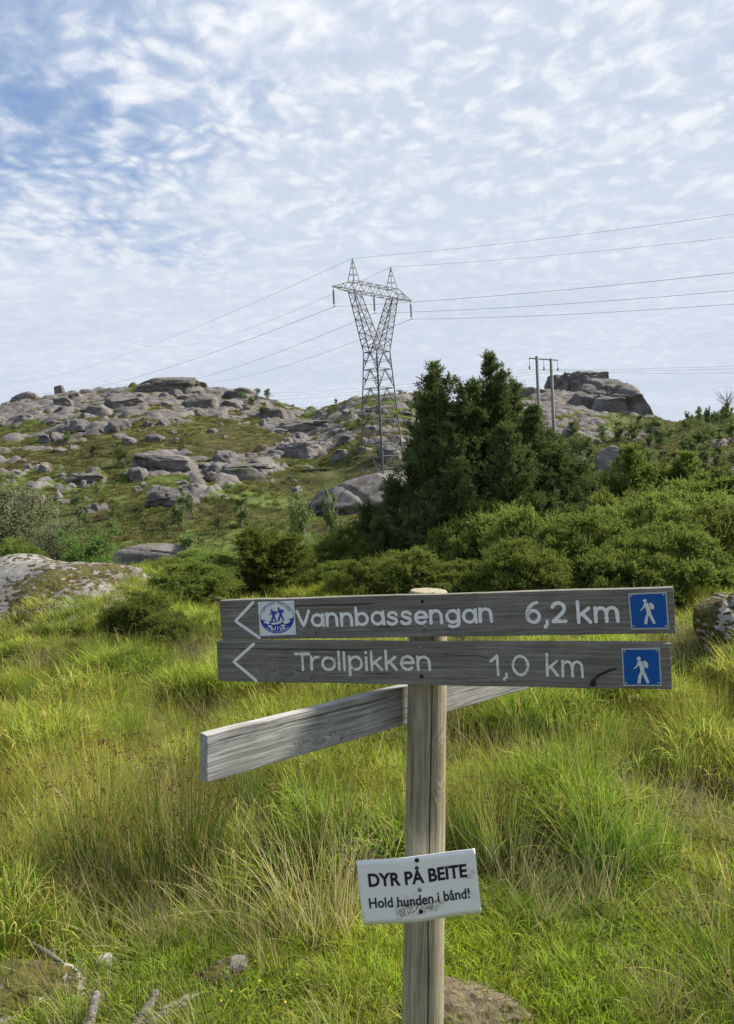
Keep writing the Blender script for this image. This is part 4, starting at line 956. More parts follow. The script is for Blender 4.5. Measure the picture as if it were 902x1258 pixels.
UP = [juniper_meshes('up', 31, [(0, 0, .05, 0, 1.0, .32, 90), (.1, .05, .22, .05, .78, .26, 60), (-.1, 0, -.25, .05, .72, .26, 60)], M['juniper_low'], 1.7, k=3, shoot=.05, sw=.011),
      juniper_meshes('up', 32, [(0, 0, .02, 0, 1.0, .26, 110), (.05, .05, .12, .1, .70, .2, 50)], M['juniper_low'], 1.7, k=3, shoot=.05, sw=.011),
      juniper_meshes('up', 33, [(0, 0, -.1, 0, 1.0, .34, 80), (.1, 0, .35, 0, .85, .3, 70), (0, .1, .1, .2, .9, .3, 70), (-.1, -.1, -.4, -.1, .6, .26, 50)], M['juniper_low'], 1.7, k=3, shoot=.05, sw=.011)]
def low_juniper(seed, npad=72, per=176):
    rng = np.random.default_rng(seed); mb = MB(); PP, DD, LL = [], [], []; lob = rng.uniform(0, 6.28, 3)
    for k in range(npad):
        az = k * 2.39996 + rng.uniform(-.4, .4); r = math.sqrt((k + .5) / npad) * rng.uniform(.75, 1.08) * (.82 + .2 * math.sin(2 * az + lob[0]) + .12 * math.sin(5 * az + lob[1]))
        dome = .60 * max(.12, 1 - .80 * r * r) * rng.uniform(.45, 1.2) + .03; c = np.array([math.cos(az) * r, math.sin(az) * r, dome]); out = np.array([math.cos(az), math.sin(az), 0])
        mb.tube([(c[0] * .1, c[1] * .1, -.05), (c[0] * .45, c[1] * .45, dome * .6), tuple(c - np.array([0, 0, .03]))], [.03, .018, .006], 4, cap=False)
        s = rng.uniform(.09, .20); tl = rng.uniform(-.1, .45)
        side = np.array([-out[1], out[0], 0]); ntw = 16; an = rng.normal(size=ntw) * .85; tb = c - out * s * .6
        d2 = unit(out * np.cos(an)[:, None] + side * np.sin(an)[:, None] + np.array([0, 0, 1]) * (tl * .7 + rng.normal(size=(ntw, 1)) * .16)); L2 = s * rng.uniform(.9, 2.2, ntw); m2 = per // ntw
        s2 = np.tile(np.linspace(.12, 1.0, m2), ntw); k2 = np.repeat(np.arange(ntw), m2)
        PP.append(tb + d2[k2] * (L2[k2] * s2)[:, None] - np.array([0, 0, .22]) * (L2[k2] * s2 ** 2)[:, None] + rng.normal(size=(ntw * m2, 3)) * .008)
        DD.append(unit(d2[k2] + np.array([0, 0, .18]) + rng.normal(size=(ntw * m2, 3)) * .36)); LL.append(rng.uniform(.04, .085, ntw * m2)); continue
        o = rng.normal(size=(per, 2)) * s * .55; side = np.array([-out[1], out[0], 0])
        P = c + out * (o[:, :1] * 1.7) + side * o[:, 1:] + np.array([0, 0, 1.0]) * (tl * o[:, :1] - 1.1 * (o ** 2).sum(1, keepdims=True) / s + rng.normal(size=(per, 1)) * .012)
        D = unit(out * .75 + (side * o[:, 1:] + out * o[:, :1]) / s * .8 + np.array([0, 0, .30]) + rng.normal(size=(per, 3)) * .28)
        PP.append(P); DD.append(D); LL.append(rng.uniform(.035, .08, per))
    P, D, L = np.concatenate(PP), np.concatenate(DD), np.concatenate(LL); P[:, 2] = np.maximum(P[:, 2], .0)
    V, F, A = shoots(P, D, L, np.full(len(P), .014) * rng.uniform(.7, 1.3, len(P)), rng, 3)
    return mb.mesh('trunk', M['bark'], True), mesh_np('crown', V, F, [M['juniper_low']], False, attr={'bl': A})
LOW = [low_juniper(41 + k) for k in range(4)]
def tall(px, top, depth, v, wpx, label, group=None, base=None, rz=0):
    p = ground_at(px, base or 720, depth); h = at(px, top, depth).z - p.z; w = wpx / FPX * depth
    plant_tree('juniper_bush', UP[v], p, rz, (w / .75, w / .75, h), label, 'juniper', group)
def spread(px, top, depth, v, wpx, label, group=None, base=720, rz=0, k=1.0):
    p = ground_at(px, base, depth); h = max(.15, at(px, top, depth).z - p.z); w = wpx / FPX * depth
    plant_tree('spreading_juniper', LOW[v % 4], p, rz, (w / 2, w / 2, h / .72 * k), label, 'juniper', group)
tall(322, 655, 10.4, 2, 86, 'rounded upright juniper bush behind the arrow end of the boards')
tall(775, 560, 15.5, 0, 84, 'pointed juniper with a drooping tip beside the columnar pair', base=690)
tall(815, 577, 16.5, 2, 70, 'small juniper standing between the pointed and the columnar one', base=690, rz=1)
tall(852, 566, 16.0, 0, 84, 'columnar juniper with twin tops next to the small one', base=690, rz=2)
tall(895, 582, 14.5, 2, 84, 'broad juniper at the end of the row by the bank', base=690, rz=.5)
tall(720, 600, 13.2, 0, 90, 'upright juniper leaning on the flank of the tall many stemmed one', base=720, rz=2.2)
tall(905, 640, 11.0, 0, 90, 'juniper bush above the mossy rock on the bank', base=720, rz=1.2)
SL = 'low spreading juniper in the thicket below the tall juniper'; SG = 'spreading junipers in the thicket'
spread(236, 692, 8.8, 0, 150, 'flat topped spreading juniper with bare trunk beside the large boulder', base=755, rz=.4)
spread(172, 733, 7.1, 1, 110, 'prostrate juniper growing over the side of the large boulder', base=785, rz=1.4)
spread(205, 757, 6.8, 2, 90, 'small dark juniper tuft at the foot of the large boulder', base=790, rz=2.4)
spread(15, 670, 12.0, 1, 110, 'low juniper behind the small domed boulder', base=715, rz=.9)
spread(150, 700, 11.5, 2, 90, 'low juniper spilling over the top of the large boulder', base=715, rz=2.9)
for i, (px, tp, dp, wp) in enumerate((px_, tp_ - (24 if px_ > 590 else 0), dp_, wp_) for px_, tp_, dp_, wp_ in ((265, 714, 10.6, 90), (205, 688, 12.8, 110), (255, 676, 14.0, 120), (345, 672, 13.6, 110), (420, 690, 10.6, 100), (392, 694, 11.4, 80), (300, 688, 12.6, 100), (300, 678, 14.5, 120), (385, 668, 14.5, 90), (435, 655, 12.5, 120), (500, 678, 9.8, 160), (450, 690, 9.6, 110), (570, 690, 9.4, 140), (600, 650, 11.3, 170), (655, 655, 10.2, 180), (720, 662, 9.5, 170),
                                      (760, 630, 11.4, 190), (800, 640, 10.4, 200), (860, 622, 11.4, 210), (880, 650, 9.6, 190), (830, 668, 9.0, 170), (640, 695, 9.0, 140), (780, 690, 8.7, 160), (352, 700, 11.0, 70))):
    lab = 'low spreading juniper in the tangle round the rounded upright bush' if px < 400 else ('low spreading juniper crowding the foot of the tall many stemmed one' if px < 690 else 'low spreading juniper in the bank below the row of small junipers')
    spread(px, tp, dp, i % 4, wp, lab, SG, base=740, rz=i * 1.1)

def leafy(seed, h, rad, nl, leaf, mat, bark, stems=4, spread_=.35, gap=.5, squash=1.0):
    rng = np.random.default_rng(seed); mb = MB(); cl = []
    for s in range(stems):
        a = rng.uniform(0, 6.28); tip = np.array([math.cos(a) * rad * spread_ * rng.uniform(.4, 1), math.sin(a) * rad * spread_ * rng.uniform(.4, 1), h * rng.uniform(.75, .97)])
        pts = [np.array([rng.normal() * .02 * h, rng.normal() * .02 * h, -.1]) * (1 - t) + tip * t + rng.normal(size=3) * .02 * h * t for t in np.linspace(0, 1, 7)]
        mb.tube(pts, list(np.linspace(.018 * h, .004 * h, 7)), 5)
        for b in range(9):
            t = rng.uniform(.25, 1.0); i0 = min(5, int(t * 6)); p = pts[i0] + (pts[i0 + 1] - pts[i0]) * (t * 6 - i0); az = rng.uniform(0, 6.28); ln = rad * rng.uniform(.4, .95) * (1.15 - .7 * t)
            e = rng.uniform(.15, .9); q = p + np.array([math.cos(az) * math.cos(e), math.sin(az) * math.cos(e), math.sin(e) * .8 * squash]) * ln
            mb.tube([p, (p + q) / 2 + np.array([0, 0, .05 * ln]), q], [.006 * h, .004 * h, .002 * h], 4, cap=False)
            for u in (.45, .75, 1.0): cl.append((p + (q - p) * u, ln * rng.uniform(.22, .42)))
    C = np.array([c for c, _ in cl]); S = np.array([s for _, s in cl]); k = rng.integers(0, len(C), nl)
    P = C[k] + rng.normal(size=(nl, 3)) * S[k][:, None] * gap; P[:, 2] = np.maximum(P[:, 2], .03 * h)
    D = unit(rng.normal(size=(nl, 3)) + np.array([0, 0, -.1])); V, F, A = shoots(P, D, np.full(nl, leaf) * rng.uniform(.6, 1.3, nl), np.full(nl, leaf * .62), rng, 1)
    return mb.mesh('trunk', M[bark], True), mesh_np('crown', V, F, [mat], False, attr={'bl': A})
BIR = [leafy(61 + k, 1.0, .34 + .06 * (k % 3), 2200, .055, M['birch_leaf'], 'birch_bark', 3 + k % 3, .5) for k in range(5)]
def birch(px, top, base, v, label, group=None, depth=None, wid=1.0, name='birch_tree'):
    if depth is None: p, d = hit(px, base, 20)
    else: p = ground_at(px, base, depth); d = depth
    h = max(.8, (base - top) / FPX * d) if depth is None else at(px, top, d).z - p.z
    plant_tree(name, BIR[v], p, R.uniform(0, 6.28), (h * wid, h * wid, h), label, 'tree', group)
birch(297, 612, 648, 0, 'round leafy birch standing alone on the lower slope')
birch(270, 630, 655, 1, 'grey green bush beside the pale rock under the lone birch', name='bush')
birch(155, 545, 574, 2, 'dark green willow scrub in the middle of the boulder strewn hill', wid=1.3, name='bush')
birch(116, 545, 562, 3, 'low scrub next to the willow scrub on the boulder strewn hill', wid=1.6, name='bush')
birch(120, 596, 612, 4, 'single dark bush in the grass low on the boulder strewn hill', name='bush')
birch(370, 600, 660, 1, 'slender yellow green birch in front of the pylon knoll', depth=40, wid=.5)
birch(408, 600, 672, 3, 'thin pale birch beside the rock knoll', depth=34, wid=.4)
birch(82, 530, 545, 0, 'small shrub under the boulders near the perched boulder', wid=1.4, name='bush')
for k in range(16):
    birch(R.uniform(90, 260), *(lambda b: (b - R.uniform(16, 34), b))(R.uniform(625, 662)), k % 5, 'small birch in the thin scatter on the slope above the whaleback rock', 'birches on the slope above the whaleback rock', wid=R.uniform(.6, 1))
for k in range(14):
    birch(R.uniform(395, 520), *(lambda b: (b - R.uniform(6, 12), b))(R.uniform(490, 530)), k % 5, 'tiny birch on the hill behind the pylon', 'birches on the hill behind the pylon', wid=1.2)
for k in range(8):
    birch(R.uniform(285, 330), *(lambda b: (b - R.uniform(7, 14), b))(R.uniform(486, 512)), k % 5, 'dark shrub at the end of the rounded crest', 'shrubs at the end of the crest', wid=1.5, name='bush')
for k in range(70):
    px = R.uniform(690, 905); b = R.uniform(532, 606) if px < 830 else R.uniform(528, 606)
    birch(px, b - R.uniform(15, 29), b, k % 5, 'birch in the light wood on the slope under the granite dome', 'birches of the slope under the dome', wid=R.uniform(.9, 1.4))
for k in range(12):
    px = R.uniform(838, 902); birch(px, 524 - R.uniform(14, 24) - (px - 838) * .1, 524, k % 5, 'birch rising above the skyline round the bare dead tree', 'birches on the skyline', wid=R.uniform(.5, .8))
for k in range(11):
    px = R.uniform(90, 440); birch(px, R.uniform(655, 676), 705, k % 5, 'bush in the hollow between the thicket and the hill', 'bushes in the hollow', depth=R.uniform(24, 44), wid=R.uniform(.8, 1.5), name='bush')
w1 = leafy(81, 1.0, .55, 7000, .045, M['willow_bright'], 'bark', 9, .9, .5)
p = ground_at(104, 715, 12.5); plant_tree('willow_bush', w1, p, .4, (1.0, .9, at(104, 650, 12.5).z - p.z), 'fresh bright green willow bush behind the large boulder', 'bush')
w2 = leafy(82, 1.0, .55, 12000, .028, M['willow_pale'], 'bark', 9, .9, .55)
p = ground_at(18, 705, 17.0); plant_tree('willow_bush', w2, p, 1.0, (2.3, 1.9, at(18, 598, 17).z - p.z), 'tall pale grey green willow behind the bright bush', 'bush')
p = ground_at(66, 705, 16.0); plant_tree('willow_bush', w2, p, 2.6, (1.3, 1.2, at(66, 640, 16).z - p.z), 'lower pale willow between the tall one and the bright bush', 'bush')
# bare dead tree top on the right skyline
rng = np.random.default_rng(5); dt = ground_at(893, 505, 150.0); mb = MB(); hh = at(893, 474, 150).z - dt.z; M['dead'] = wood('dead_wood', (0.05, 0.041, 0.033), (0.16, 0.145, 0.125), (0.34, 0.325, 0.30), axis=0, knots=False)
mb.tube([(0, 0, -.3), (.1, 0, hh * .3), (0, 0, hh * .55)], [.12, .10, .06], 5)
for k in range(26):
    a = rng.uniform(0, 6.28); z = hh * rng.uniform(.25, .55); q = np.array([math.cos(a), math.sin(a), 0]) * rng.uniform(.15, .4) * hh; mb.tube([(0, 0, z), (q[0] * .6, q[1] * .6, z + hh * .2), (q[0], q[1], z + hh * rng.uniform(.25, .45))], [.05, .035, .015], 4, cap=False)
tag(obj('dead_tree', mb.mesh('dead_tree', M['dead']), None, Matrix.Translation(dt)), 'bare leafless tree on the skyline above the birches', 'tree')

# ------------------------------------------------------------------ grasses
def blades(rng, n, spread_, h0, h1, lean, curl, w, segs=5, upright=0.0):
    ra = rng.uniform(0, 6.28, n); rr_ = spread_ * np.sqrt(rng.random(n)); bx, by = rr_ * np.cos(ra), rr_ * np.sin(ra)
    az = ra + rng.normal(size=n) * .9; Lh = rng.uniform(h0, h1, n) * (1 - .25 * rr_ / max(spread_, 1e-4))
    t0 = np.abs(rng.normal(size=n)) * lean + rr_ / max(spread_, 1e-4) * lean * .8; cu = curl * np.abs(rng.normal(size=n)) ** 1.3
    x, z = np.zeros(n), np.zeros(n); rows = []; ph = az + math.pi / 2 + rng.normal(size=n) * .5
    for s in range(segs + 1):
        t = s / segs
        if s: th_ = t0 + cu * t ** 1.4; x = x + np.sin(th_) * Lh / segs; z = z + np.cos(th_) * Lh / segs
        ww = w * rng.uniform(.95, 1.05) * (1 - .88 * t ** 1.6) * .5 * (1 if s else .8)
        c = np.stack([bx + x * np.cos(az), by + x * np.sin(az), z - .02], -1); sd = np.stack([np.cos(ph), np.sin(ph), ph * 0], -1) * ww
        rows.append(np.stack([c - sd, c + sd], 1))
    V = np.stack(rows, 1).reshape(-1, 3); st = (segs + 1) * 2
    f = np.array([[2 * s, 2 * s + 1, 2 * s + 3, 2 * s + 2] for s in range(segs)]); F = (np.arange(n)[:, None, None] * st + f[None]).reshape(-1, 4)
    r = np.repeat(rng.random(n), st); h = np.tile(np.repeat(np.arange(segs + 1) / segs, 2), n)
    mids = V.reshape(n, segs + 1, 2, 3).mean(2)
    return V, F, np.stack([h, r, r * 0], -1), mids
def heads(rng, mids, frac, size, at_row=-2, k=7):
    n = len(mids); sel = np.nonzero(rng.random(n) < frac)[0]
    P = np.repeat(mids[sel, at_row], k, 0) + rng.normal(size=(len(sel) * k, 3)) * size * .35
    D = unit(rng.normal(size=P.shape) + np.array([0, 0, .3])); return shoots(P, D, np.full(len(P), size), np.full(len(P), size * .4), rng, 1)
def join(parts):
    V, F, A, Mi, b = [], [], [], [], 0
    for v, f, a, m in parts: V.append(v); F.append(f + b); A.append(a); Mi.append(np.full(len(f), m)); b += len(v)
    return np.concatenate(V), np.concatenate(F), np.concatenate(A), np.concatenate(Mi)
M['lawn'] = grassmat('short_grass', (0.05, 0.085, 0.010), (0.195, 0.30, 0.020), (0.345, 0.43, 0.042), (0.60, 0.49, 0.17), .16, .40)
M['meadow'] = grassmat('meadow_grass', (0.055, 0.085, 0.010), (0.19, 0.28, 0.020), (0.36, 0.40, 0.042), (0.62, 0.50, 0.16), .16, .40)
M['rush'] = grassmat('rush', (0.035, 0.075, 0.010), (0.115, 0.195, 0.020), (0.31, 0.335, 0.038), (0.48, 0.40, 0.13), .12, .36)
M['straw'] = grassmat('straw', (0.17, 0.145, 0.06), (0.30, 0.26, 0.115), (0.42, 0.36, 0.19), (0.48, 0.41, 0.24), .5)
M['seed'] = plain('rush_seed', (0.105, 0.055, 0.028), 0.9, 0.0, 0.4, 60.0, 0.1)
M['panicle'] = plain('grass_panicle', (0.27, 0.19, 0.10), 0.9, 0.0, 0.3, 60.0, 0.1)
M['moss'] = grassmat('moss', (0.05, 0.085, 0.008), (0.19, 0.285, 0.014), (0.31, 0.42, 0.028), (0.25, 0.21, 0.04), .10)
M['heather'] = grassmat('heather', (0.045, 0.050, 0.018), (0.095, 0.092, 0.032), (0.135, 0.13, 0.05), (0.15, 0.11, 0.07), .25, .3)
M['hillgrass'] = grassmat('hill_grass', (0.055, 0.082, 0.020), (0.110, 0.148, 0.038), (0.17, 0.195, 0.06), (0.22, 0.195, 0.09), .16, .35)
def tuft(name, seed, specs, mats):
    rng = np.random.default_rng(seed); parts = []
    for kind, mi, *a in specs:
        if kind == 'b': v, f, at_, _ = blades(rng, *a); parts.append((v, f, at_, mi))
        elif kind == 's':
            v, f, at_, mids = blades(rng, *a[:7]); parts.append((v, f, at_, mi)); v, f, at_ = heads(rng, mids, *a[7]); parts.append((v, f, at_, mi + 1))
    V, F, A, Mi = join(parts); return bpy.data.objects.new(name, mesh_np(name, V, F, mats, False, Mi, {'bl': A}))
LAWN = [tuft('short_grass_tuft', 300 + k, [('b', 0, 66, .085, .06, .18, .40, 1.1, .0032, 4)], [M['lawn']]) for k in range(5)]
MEAD = [tuft('meadow_tuft', 310 + k, [('b', 0, 52, .10, .18, .42, .26, .8, .0040, 5), ('s', 1, 2, .08, .34, .55, .15, .4, .0020, (1.0, .010, -1, 6))], [M['meadow'], M['straw'], M['panicle']]) for k in range(5)]
RUSH = [tuft('rush_tuft', 320 + k, [('s', 0, 52, .075, .42, .78, .13, .22, .0034, (.22, .014, -2, 7)), ('b', 2, 18, .09, .2, .5, .3, .6, .0032, 5)], [M['rush'], M['seed'], M['meadow']]) for k in range(5)]
STRAW = [tuft('dry_tuft', 330 + k, [('s', 0, 30, .09, .2, .55, .25, .6, .0026, (.10, .010, -1, 6))], [M['straw'], M['panicle']]) for k in range(4)]
MOSS = [tuft('moss_tuft', 340 + k, [('b', 0, 75, .12, .03, .085, .5, .8, .0042, 2)], [M['moss']]) for k in range(3)]
HEATH = [tuft('heather_tuft', 350 + k, [('b', 0, 40, .5, .20, .50, .35, .5, .07, 2)], [M['heather']]) for k in range(3)]
HGRASS = [tuft('hill_grass_tuft', 355 + k, [('b', 0, 45, .6, .16, .38, .4, .9, .07, 2)], [M['hillgrass']]) for k in range(3)]

def scatter(name, protos, XY, sc, label, cat, rng, tilt=.12, zoff=0.0):  # zoff: metres above the ground, one number or one per point
    n = len(XY); P = np.column_stack([XY, H(XY[:, 0], XY[:, 1]) + zoff])
    me = bpy.data.meshes.new(name); me.vertices.add(n); me.vertices.foreach_set('co', P.astype(np.float32).ravel())
    a = me.attributes.new('rot', 'FLOAT_VECTOR', 'POINT'); a.data.foreach_set('vector', np.column_stack([rng.normal(size=n) * tilt, rng.normal(size=n) * tilt, rng.uniform(0, 6.28, n)]).astype(np.float32).ravel())
    a = me.attributes.new('size', 'FLOAT', 'POINT'); a.data.foreach_set('value', sc.astype(np.float32))
    a = me.attributes.new('pick', 'INT', 'POINT'); a.data.foreach_set('value', rng.integers(0, len(protos), n).astype(np.int32))
    o = obj(name, me); g = bpy.data.node_groups.new(name, 'GeometryNodeTree')
    g.interface.new_socket('Geometry', in_out='INPUT', socket_type='NodeSocketGeometry'); g.interface.new_socket('Geometry', in_out='OUTPUT', socket_type='NodeSocketGeometry')
    gi, go = g.nodes.new('NodeGroupInput'), g.nodes.new('NodeGroupOutput'); ti = g.nodes.new('GeometryNodeGeometryToInstance')
    for pr in protos:
        oi = g.nodes.new('GeometryNodeObjectInfo'); oi.inputs['Object'].default_value = pr; oi.inputs['As Instance'].default_value = False; g.links.new(oi.outputs['Geometry'], ti.inputs[0])
    ip = g.nodes.new('GeometryNodeInstanceOnPoints'); ip.inputs['Pick Instance'].default_value = True
    def attr(nm, ty):
        q = g.nodes.new('GeometryNodeInputNamedAttribute'); q.data_type = ty; q.inputs['Name'].default_value = nm; return [s for s in q.outputs if s.enabled][0]
    g.links.new(gi.outputs[0], ip.inputs['Points']); g.links.new(ti.outputs[0], ip.inputs['Instance'])
    g.links.new(attr('pick', 'INT'), ip.inputs['Instance Index']); g.links.new(attr('rot', 'FLOAT_VECTOR'), ip.inputs['Rotation']); g.links.new(attr('size', 'FLOAT'), ip.inputs['Scale'])
    g.links.new(ip.outputs[0], go.inputs[0])
    md = o.modifiers.new('scatter', 'NODES'); md.node_group = g
    return tag(o, label, cat, kind='stuff')
def sector(rng, n, r0, r1, half=40.0, power=2.0):
    r = (r0 ** power + (r1 ** power - r0 ** power) * rng.random(n)) ** (1 / power); a = np.radians(rng.uniform(-half, half, n)); return np.column_stack([r * np.sin(a), r * np.cos(a)])
rng = np.random.default_rng(77)
def keep(XY, m): return XY[rng.random(len(XY)) < m]
def clear(XY, r=.09): return XY[np.hypot(XY[:, 0] - root_p.x, XY[:, 1] - root_p.y) > r]
patch = lambda XY, s, sd: fbm2(XY[:, 0], XY[:, 1], s, 3, sd)
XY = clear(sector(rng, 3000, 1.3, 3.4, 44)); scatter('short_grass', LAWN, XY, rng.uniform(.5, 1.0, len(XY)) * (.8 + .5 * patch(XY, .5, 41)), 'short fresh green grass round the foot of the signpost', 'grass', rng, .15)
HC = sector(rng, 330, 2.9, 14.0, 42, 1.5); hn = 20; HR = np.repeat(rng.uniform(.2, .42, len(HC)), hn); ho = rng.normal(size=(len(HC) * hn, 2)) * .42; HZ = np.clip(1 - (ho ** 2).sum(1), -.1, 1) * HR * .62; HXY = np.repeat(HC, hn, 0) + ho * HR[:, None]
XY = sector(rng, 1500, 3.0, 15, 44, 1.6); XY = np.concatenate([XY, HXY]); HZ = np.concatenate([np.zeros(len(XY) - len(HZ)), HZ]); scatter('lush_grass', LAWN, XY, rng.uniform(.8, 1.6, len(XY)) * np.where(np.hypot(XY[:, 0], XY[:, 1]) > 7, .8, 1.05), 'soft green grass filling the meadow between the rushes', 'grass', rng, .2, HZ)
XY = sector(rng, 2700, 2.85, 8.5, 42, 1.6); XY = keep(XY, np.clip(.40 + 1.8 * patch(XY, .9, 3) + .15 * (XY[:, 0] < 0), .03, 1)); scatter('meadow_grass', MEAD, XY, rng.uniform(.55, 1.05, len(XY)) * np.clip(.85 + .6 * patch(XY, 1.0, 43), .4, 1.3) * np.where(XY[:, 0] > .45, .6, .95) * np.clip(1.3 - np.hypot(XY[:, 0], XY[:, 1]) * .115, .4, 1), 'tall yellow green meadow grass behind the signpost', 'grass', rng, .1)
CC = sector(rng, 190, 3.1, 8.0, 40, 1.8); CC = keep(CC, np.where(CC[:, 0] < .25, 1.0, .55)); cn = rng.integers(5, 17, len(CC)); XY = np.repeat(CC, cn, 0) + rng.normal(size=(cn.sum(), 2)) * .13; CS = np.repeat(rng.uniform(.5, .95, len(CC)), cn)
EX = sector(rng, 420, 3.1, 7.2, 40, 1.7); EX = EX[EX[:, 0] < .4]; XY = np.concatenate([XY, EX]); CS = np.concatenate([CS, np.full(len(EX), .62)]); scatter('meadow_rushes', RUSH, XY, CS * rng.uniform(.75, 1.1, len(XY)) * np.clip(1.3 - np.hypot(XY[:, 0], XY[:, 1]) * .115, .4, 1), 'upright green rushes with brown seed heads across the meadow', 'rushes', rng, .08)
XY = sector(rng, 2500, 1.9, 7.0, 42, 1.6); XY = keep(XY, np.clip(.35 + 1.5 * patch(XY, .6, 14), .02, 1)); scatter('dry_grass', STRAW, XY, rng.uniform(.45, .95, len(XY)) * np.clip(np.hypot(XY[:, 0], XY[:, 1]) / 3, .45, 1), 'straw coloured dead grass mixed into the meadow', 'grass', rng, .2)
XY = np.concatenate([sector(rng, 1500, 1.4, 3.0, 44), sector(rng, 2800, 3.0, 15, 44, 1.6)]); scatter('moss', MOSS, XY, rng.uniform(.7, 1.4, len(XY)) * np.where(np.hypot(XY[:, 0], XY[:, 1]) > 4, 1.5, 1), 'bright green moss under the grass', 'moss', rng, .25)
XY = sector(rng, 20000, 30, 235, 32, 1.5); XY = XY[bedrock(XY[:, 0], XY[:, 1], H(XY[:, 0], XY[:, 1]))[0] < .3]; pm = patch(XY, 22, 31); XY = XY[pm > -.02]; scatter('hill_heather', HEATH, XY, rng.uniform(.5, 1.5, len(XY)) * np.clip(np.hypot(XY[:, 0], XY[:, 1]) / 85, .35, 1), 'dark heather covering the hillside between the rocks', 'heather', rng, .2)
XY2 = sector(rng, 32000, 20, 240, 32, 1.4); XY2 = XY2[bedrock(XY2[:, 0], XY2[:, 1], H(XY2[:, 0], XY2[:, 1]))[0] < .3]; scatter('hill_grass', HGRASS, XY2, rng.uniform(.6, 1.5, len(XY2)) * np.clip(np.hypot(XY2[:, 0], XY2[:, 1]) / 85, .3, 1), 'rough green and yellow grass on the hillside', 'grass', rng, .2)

# tall rush clumps that stand out one by one
def clump(seed, n, sp, h0, h1, lean, curl, w, mat, hf_, hs, extra=0):
    g = np.random.default_rng(seed); v, f, a, mids = blades(g, n, sp, h0, h1, lean, curl, w, 7); st = mesh_np('stems', v, f, [mat], False, attr={'bl': a})
    hv, hF, ha = heads(g, mids, hf_, hs, -2, 9); return st, mesh_np('seed_heads', hv, hF, [M['seed']], False, attr={'bl': ha})
CL = [clump(401, 420, .19, .5, .95, .20, .30, .0040, M['rush'], .18, .016), clump(402, 200, .13, .4, .78, .24, .45, .0040, M['rush'], .16, .016), clump(403, 210, .15, .35, .72, .26, .5, .0030, M['straw'], .10, .014), clump(404, 150, .12, .45, .85, .38, .5, .0038, M['rush'], .35, .016)]
def rush(px, py, d, v, sc, rz, label, group=None, lean=(0, 0)):
    p = ground_at(px, py, d); o = empty('rush_clump', p, rz, sc); o.rotation_euler = (lean[0], lean[1], rz); tag(o, label, 'rushes', group); obj('stems', CL[v][0], o)['kind'] = 'stuff'; obj('seed_heads', CL[v][1], o)['kind'] = 'stuff'
rush(215, 1085, 3.05, 0, .92, 0, 'large dense dark green rush clump under the blank plank beyond the dead sticks')
rush(120, 1080, 3.15, 0, .85, 1, 'rush clump joined to the side of the large dense clump')
rush(395, 1165, 2.72, 2, .92, 2, 'straw coloured grass clump just beside the white notice')
rush(745, 1105, 3.0, 1, .80, 3, 'upright rush clump below the hiker plaques in the open grass')
rush(800, 1110, 3.05, 1, .68, 4, 'shorter rush clump touching the upright one below the hiker plaques')
rush(905, 1230, 2.25, 3, .75, .6, 'arching rush clump with brown heads beside the peat mound side of the grass', lean=(0, -.25))
rush(620, 1080, 3.1, 1, .70, 5, 'rush clump behind the white notice')
RL = 'green rush clump standing in the middle of the meadow'
for k, (px, d, v, s_) in enumerate(((60, 4.0, 1, .9), (330, 3.9, 0, .7), (150, 4.8, 0, .75), (420, 4.6, 1, .8), (640, 4.4, 0, .7), (720, 5.4, 1, .8), (850, 4.2, 1, .7), (240, 5.8, 0, .7), (40, 5.6, 1, .8), (560, 5.6, 1, .75), (440, 6.6, 0, .7), (800, 6.4, 0, .7))):
    rush(px, 585 + 946 * 1.6 / d, d, v, s_ * min(1.05, 1.5 - d * .14), k * 1.3, RL, 'rush clumps in the meadow')

# ------------------------------------------------------------------ dead wood and small things in front
def stick(name, pts, rads, label, side=()):
    P = [at(px, py, d) for px, py, d in pts]; mb = MB(); rg = random.Random(len(label)); Q = []
    for a, b in zip(P[:-1], P[1:]): Q += [a.lerp(b, t / 12) + Vector((rg.uniform(-1, 1), rg.uniform(-1, 1), rg.uniform(-1, 1))) * .0009 for t in range(12)]
    Q.append(P[-1]); rr_ = np.interp(np.linspace(0, 1, len(Q)), np.linspace(0, 1, len(rads)), rads) * [1 + rg.uniform(-.05, .05) for i_ in range(len(Q))]
    rr_[0] *= .35; rr_[1] *= .8; mb.tube(Q, list(rr_), 9); mb.V = [tuple(c_ + rg.uniform(-1, 1) * .0009 for c_ in v_) for v_ in mb.V]
    for (a, b, r0, r1) in side: mb.tube([at(*a), at(*a).lerp(at(*b), .5) + Vector((0, 0, .004)), at(*b)], [r0, (r0 + r1) / 2, r1], 7)
    tag(obj(name, mb.mesh(name, M['dead'], True)), label, 'branch')
stick('dead_branch', [(36, 1157, 2.62), (58, 1170, 2.56), (75, 1182, 2.50), (80, 1200, 2.46)], [.004, .009, .007, .006], 'short grey dead branch stub sticking out of the grass above the mossy stone', [((62, 1172, 2.55), (70, 1165, 2.56), .005, .002)])
stick('dead_branch', [(120, 1218, 2.34), (113, 1240, 2.30), (106, 1275, 2.26)], [.013, .016, .018], 'dark upright stump of a dead branch in the foreground grass')
stick('dead_branch', [(193, 1215, 2.36), (184, 1235, 2.32), (166, 1262, 2.26)], [.010, .015, .018], 'pale upright dead branch end leaning over the lying branch')
stick('dead_branch', [(247, 1222, 2.42), (232, 1230, 2.38), (205, 1245, 2.32), (165, 1275, 2.24)], [.018, .020, .022, .022], 'grey sawn dead branch lying in the foreground grass', [((232, 1230, 2.38), (240, 1238, 2.36), .011, .008)])
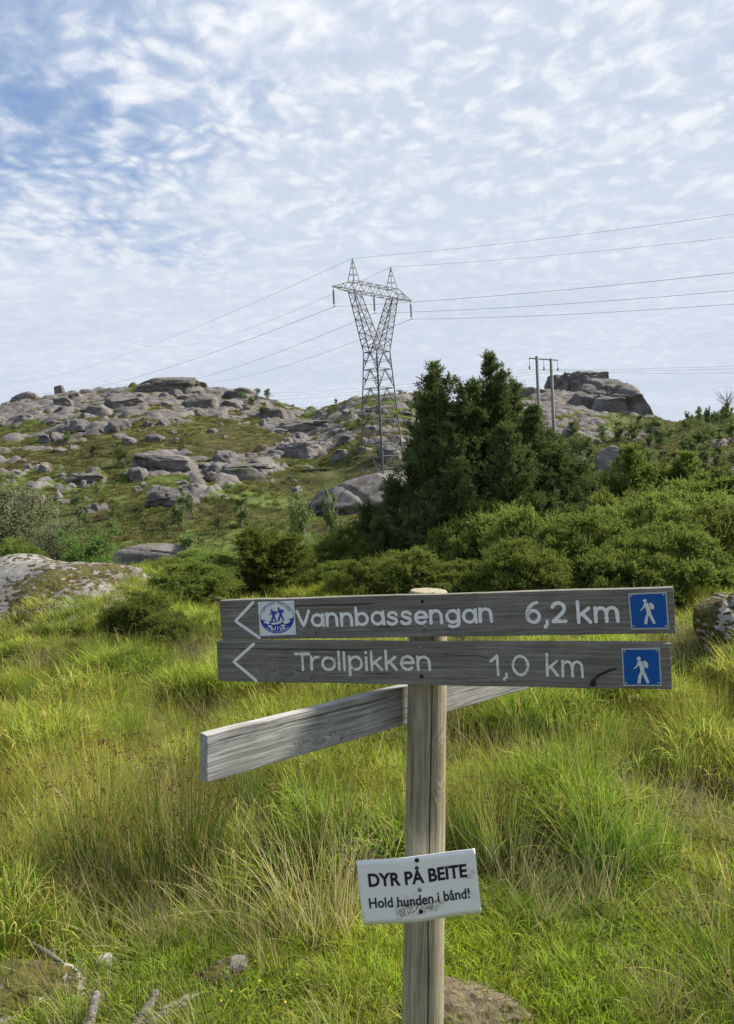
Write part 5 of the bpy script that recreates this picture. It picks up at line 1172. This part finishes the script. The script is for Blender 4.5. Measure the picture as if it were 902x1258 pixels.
stick('dead_twig', [(264, 1104, 3.0), (255, 1125, 2.95), (248, 1145, 2.92)], [.004, .006, .007], 'thin bleached twig standing in the grass near the dense rush clump', [((254, 1128, 2.95), (252, 1150, 2.92), .004, .003)])
stick('dead_twig', [(155, 1228, 2.4), (146, 1245, 2.36), (138, 1262, 2.3)], [.006, .008, .009], 'short brown dead twig between the upright branch ends')
for k, (a, b, c) in enumerate((((880, 925, 4.6), (850, 940, 4.5), (815, 962, 4.4)), ((900, 905, 4.8), (868, 912, 4.8), (840, 905, 4.8)), ((845, 1010, 3.7), (815, 985, 3.8), (770, 960, 3.9)), ((740, 960, 4.1), (752, 990, 4.0), (768, 1030, 3.8)))):
    stick('dead_twig', [a, b, c], [.002, .004, .003], ('bleached twig lying over the grass below the mossy rock of the bank', 'upper bleached twig below the mossy rock with side shoots', 'long dry stalk arching over the rushes near the arching clump', 'forked dry stalk among the rushes below the hiker plaques')[k], [(b, (b[0] - 14, b[1] - 14, b[2]), .002, .001)])
M['yellow'] = plain('yellow_petal', (0.75, 0.55, 0.02), 0.6, 0.0, 0.1, 50.0); M['stem_green'] = plain('flower_stem', (0.09, 0.13, 0.03), 0.7)
fr = random.Random(9)
for px, py, d in ((352, 1190, 2.5), (331, 1186, 2.52), (347, 1191, 2.46), (315, 1200, 2.5), (310, 1232, 2.36), (286, 1233, 2.36), (320, 1218, 2.4), (376, 1147, 2.6), (352, 1243, 2.3), (273, 1238, 2.32), (300, 1205, 2.44), (366, 1200, 2.42)):
    p = at(px, py, d); g = Hs(p.x, p.y); z = max(p.z, g + .04); f = empty('yellow_flower', (p.x, p.y, g)); tag(f, 'tiny yellow four petalled flower in the grass between the post and the dead branches', 'flower', 'yellow flowers in the foreground grass')
    h_ = z - g; mb = MB(); mb.tube([(0, 0, -.01), (.004, 0, h_ * .5), (0, 0, h_)], .0012, 5); obj('stem', mb.mesh('stem', M['stem_green']), f)
    mb = MB(); tl = Vector((fr.uniform(-.4, .4), -.6, .7)).normalized(); u = tl.cross(Vector((1, 0, 0))).normalized(); v = tl.cross(u)
    for k in range(4):
        a = k * math.pi / 2; e = u * math.cos(a) + v * math.sin(a); s_ = tl.cross(e); c = Vector((0, 0, h_)); r_ = .0048
        mb.add([c, c + e * r_ * .6 + s_ * r_ * .45 + tl * .001, c + e * r_ * 1.1 + tl * .0015, c + e * r_ * .6 - s_ * r_ * .45 + tl * .001], [(0, 1, 2, 3)])
    obj('petals', mb.mesh('petals', M['yellow']), f)
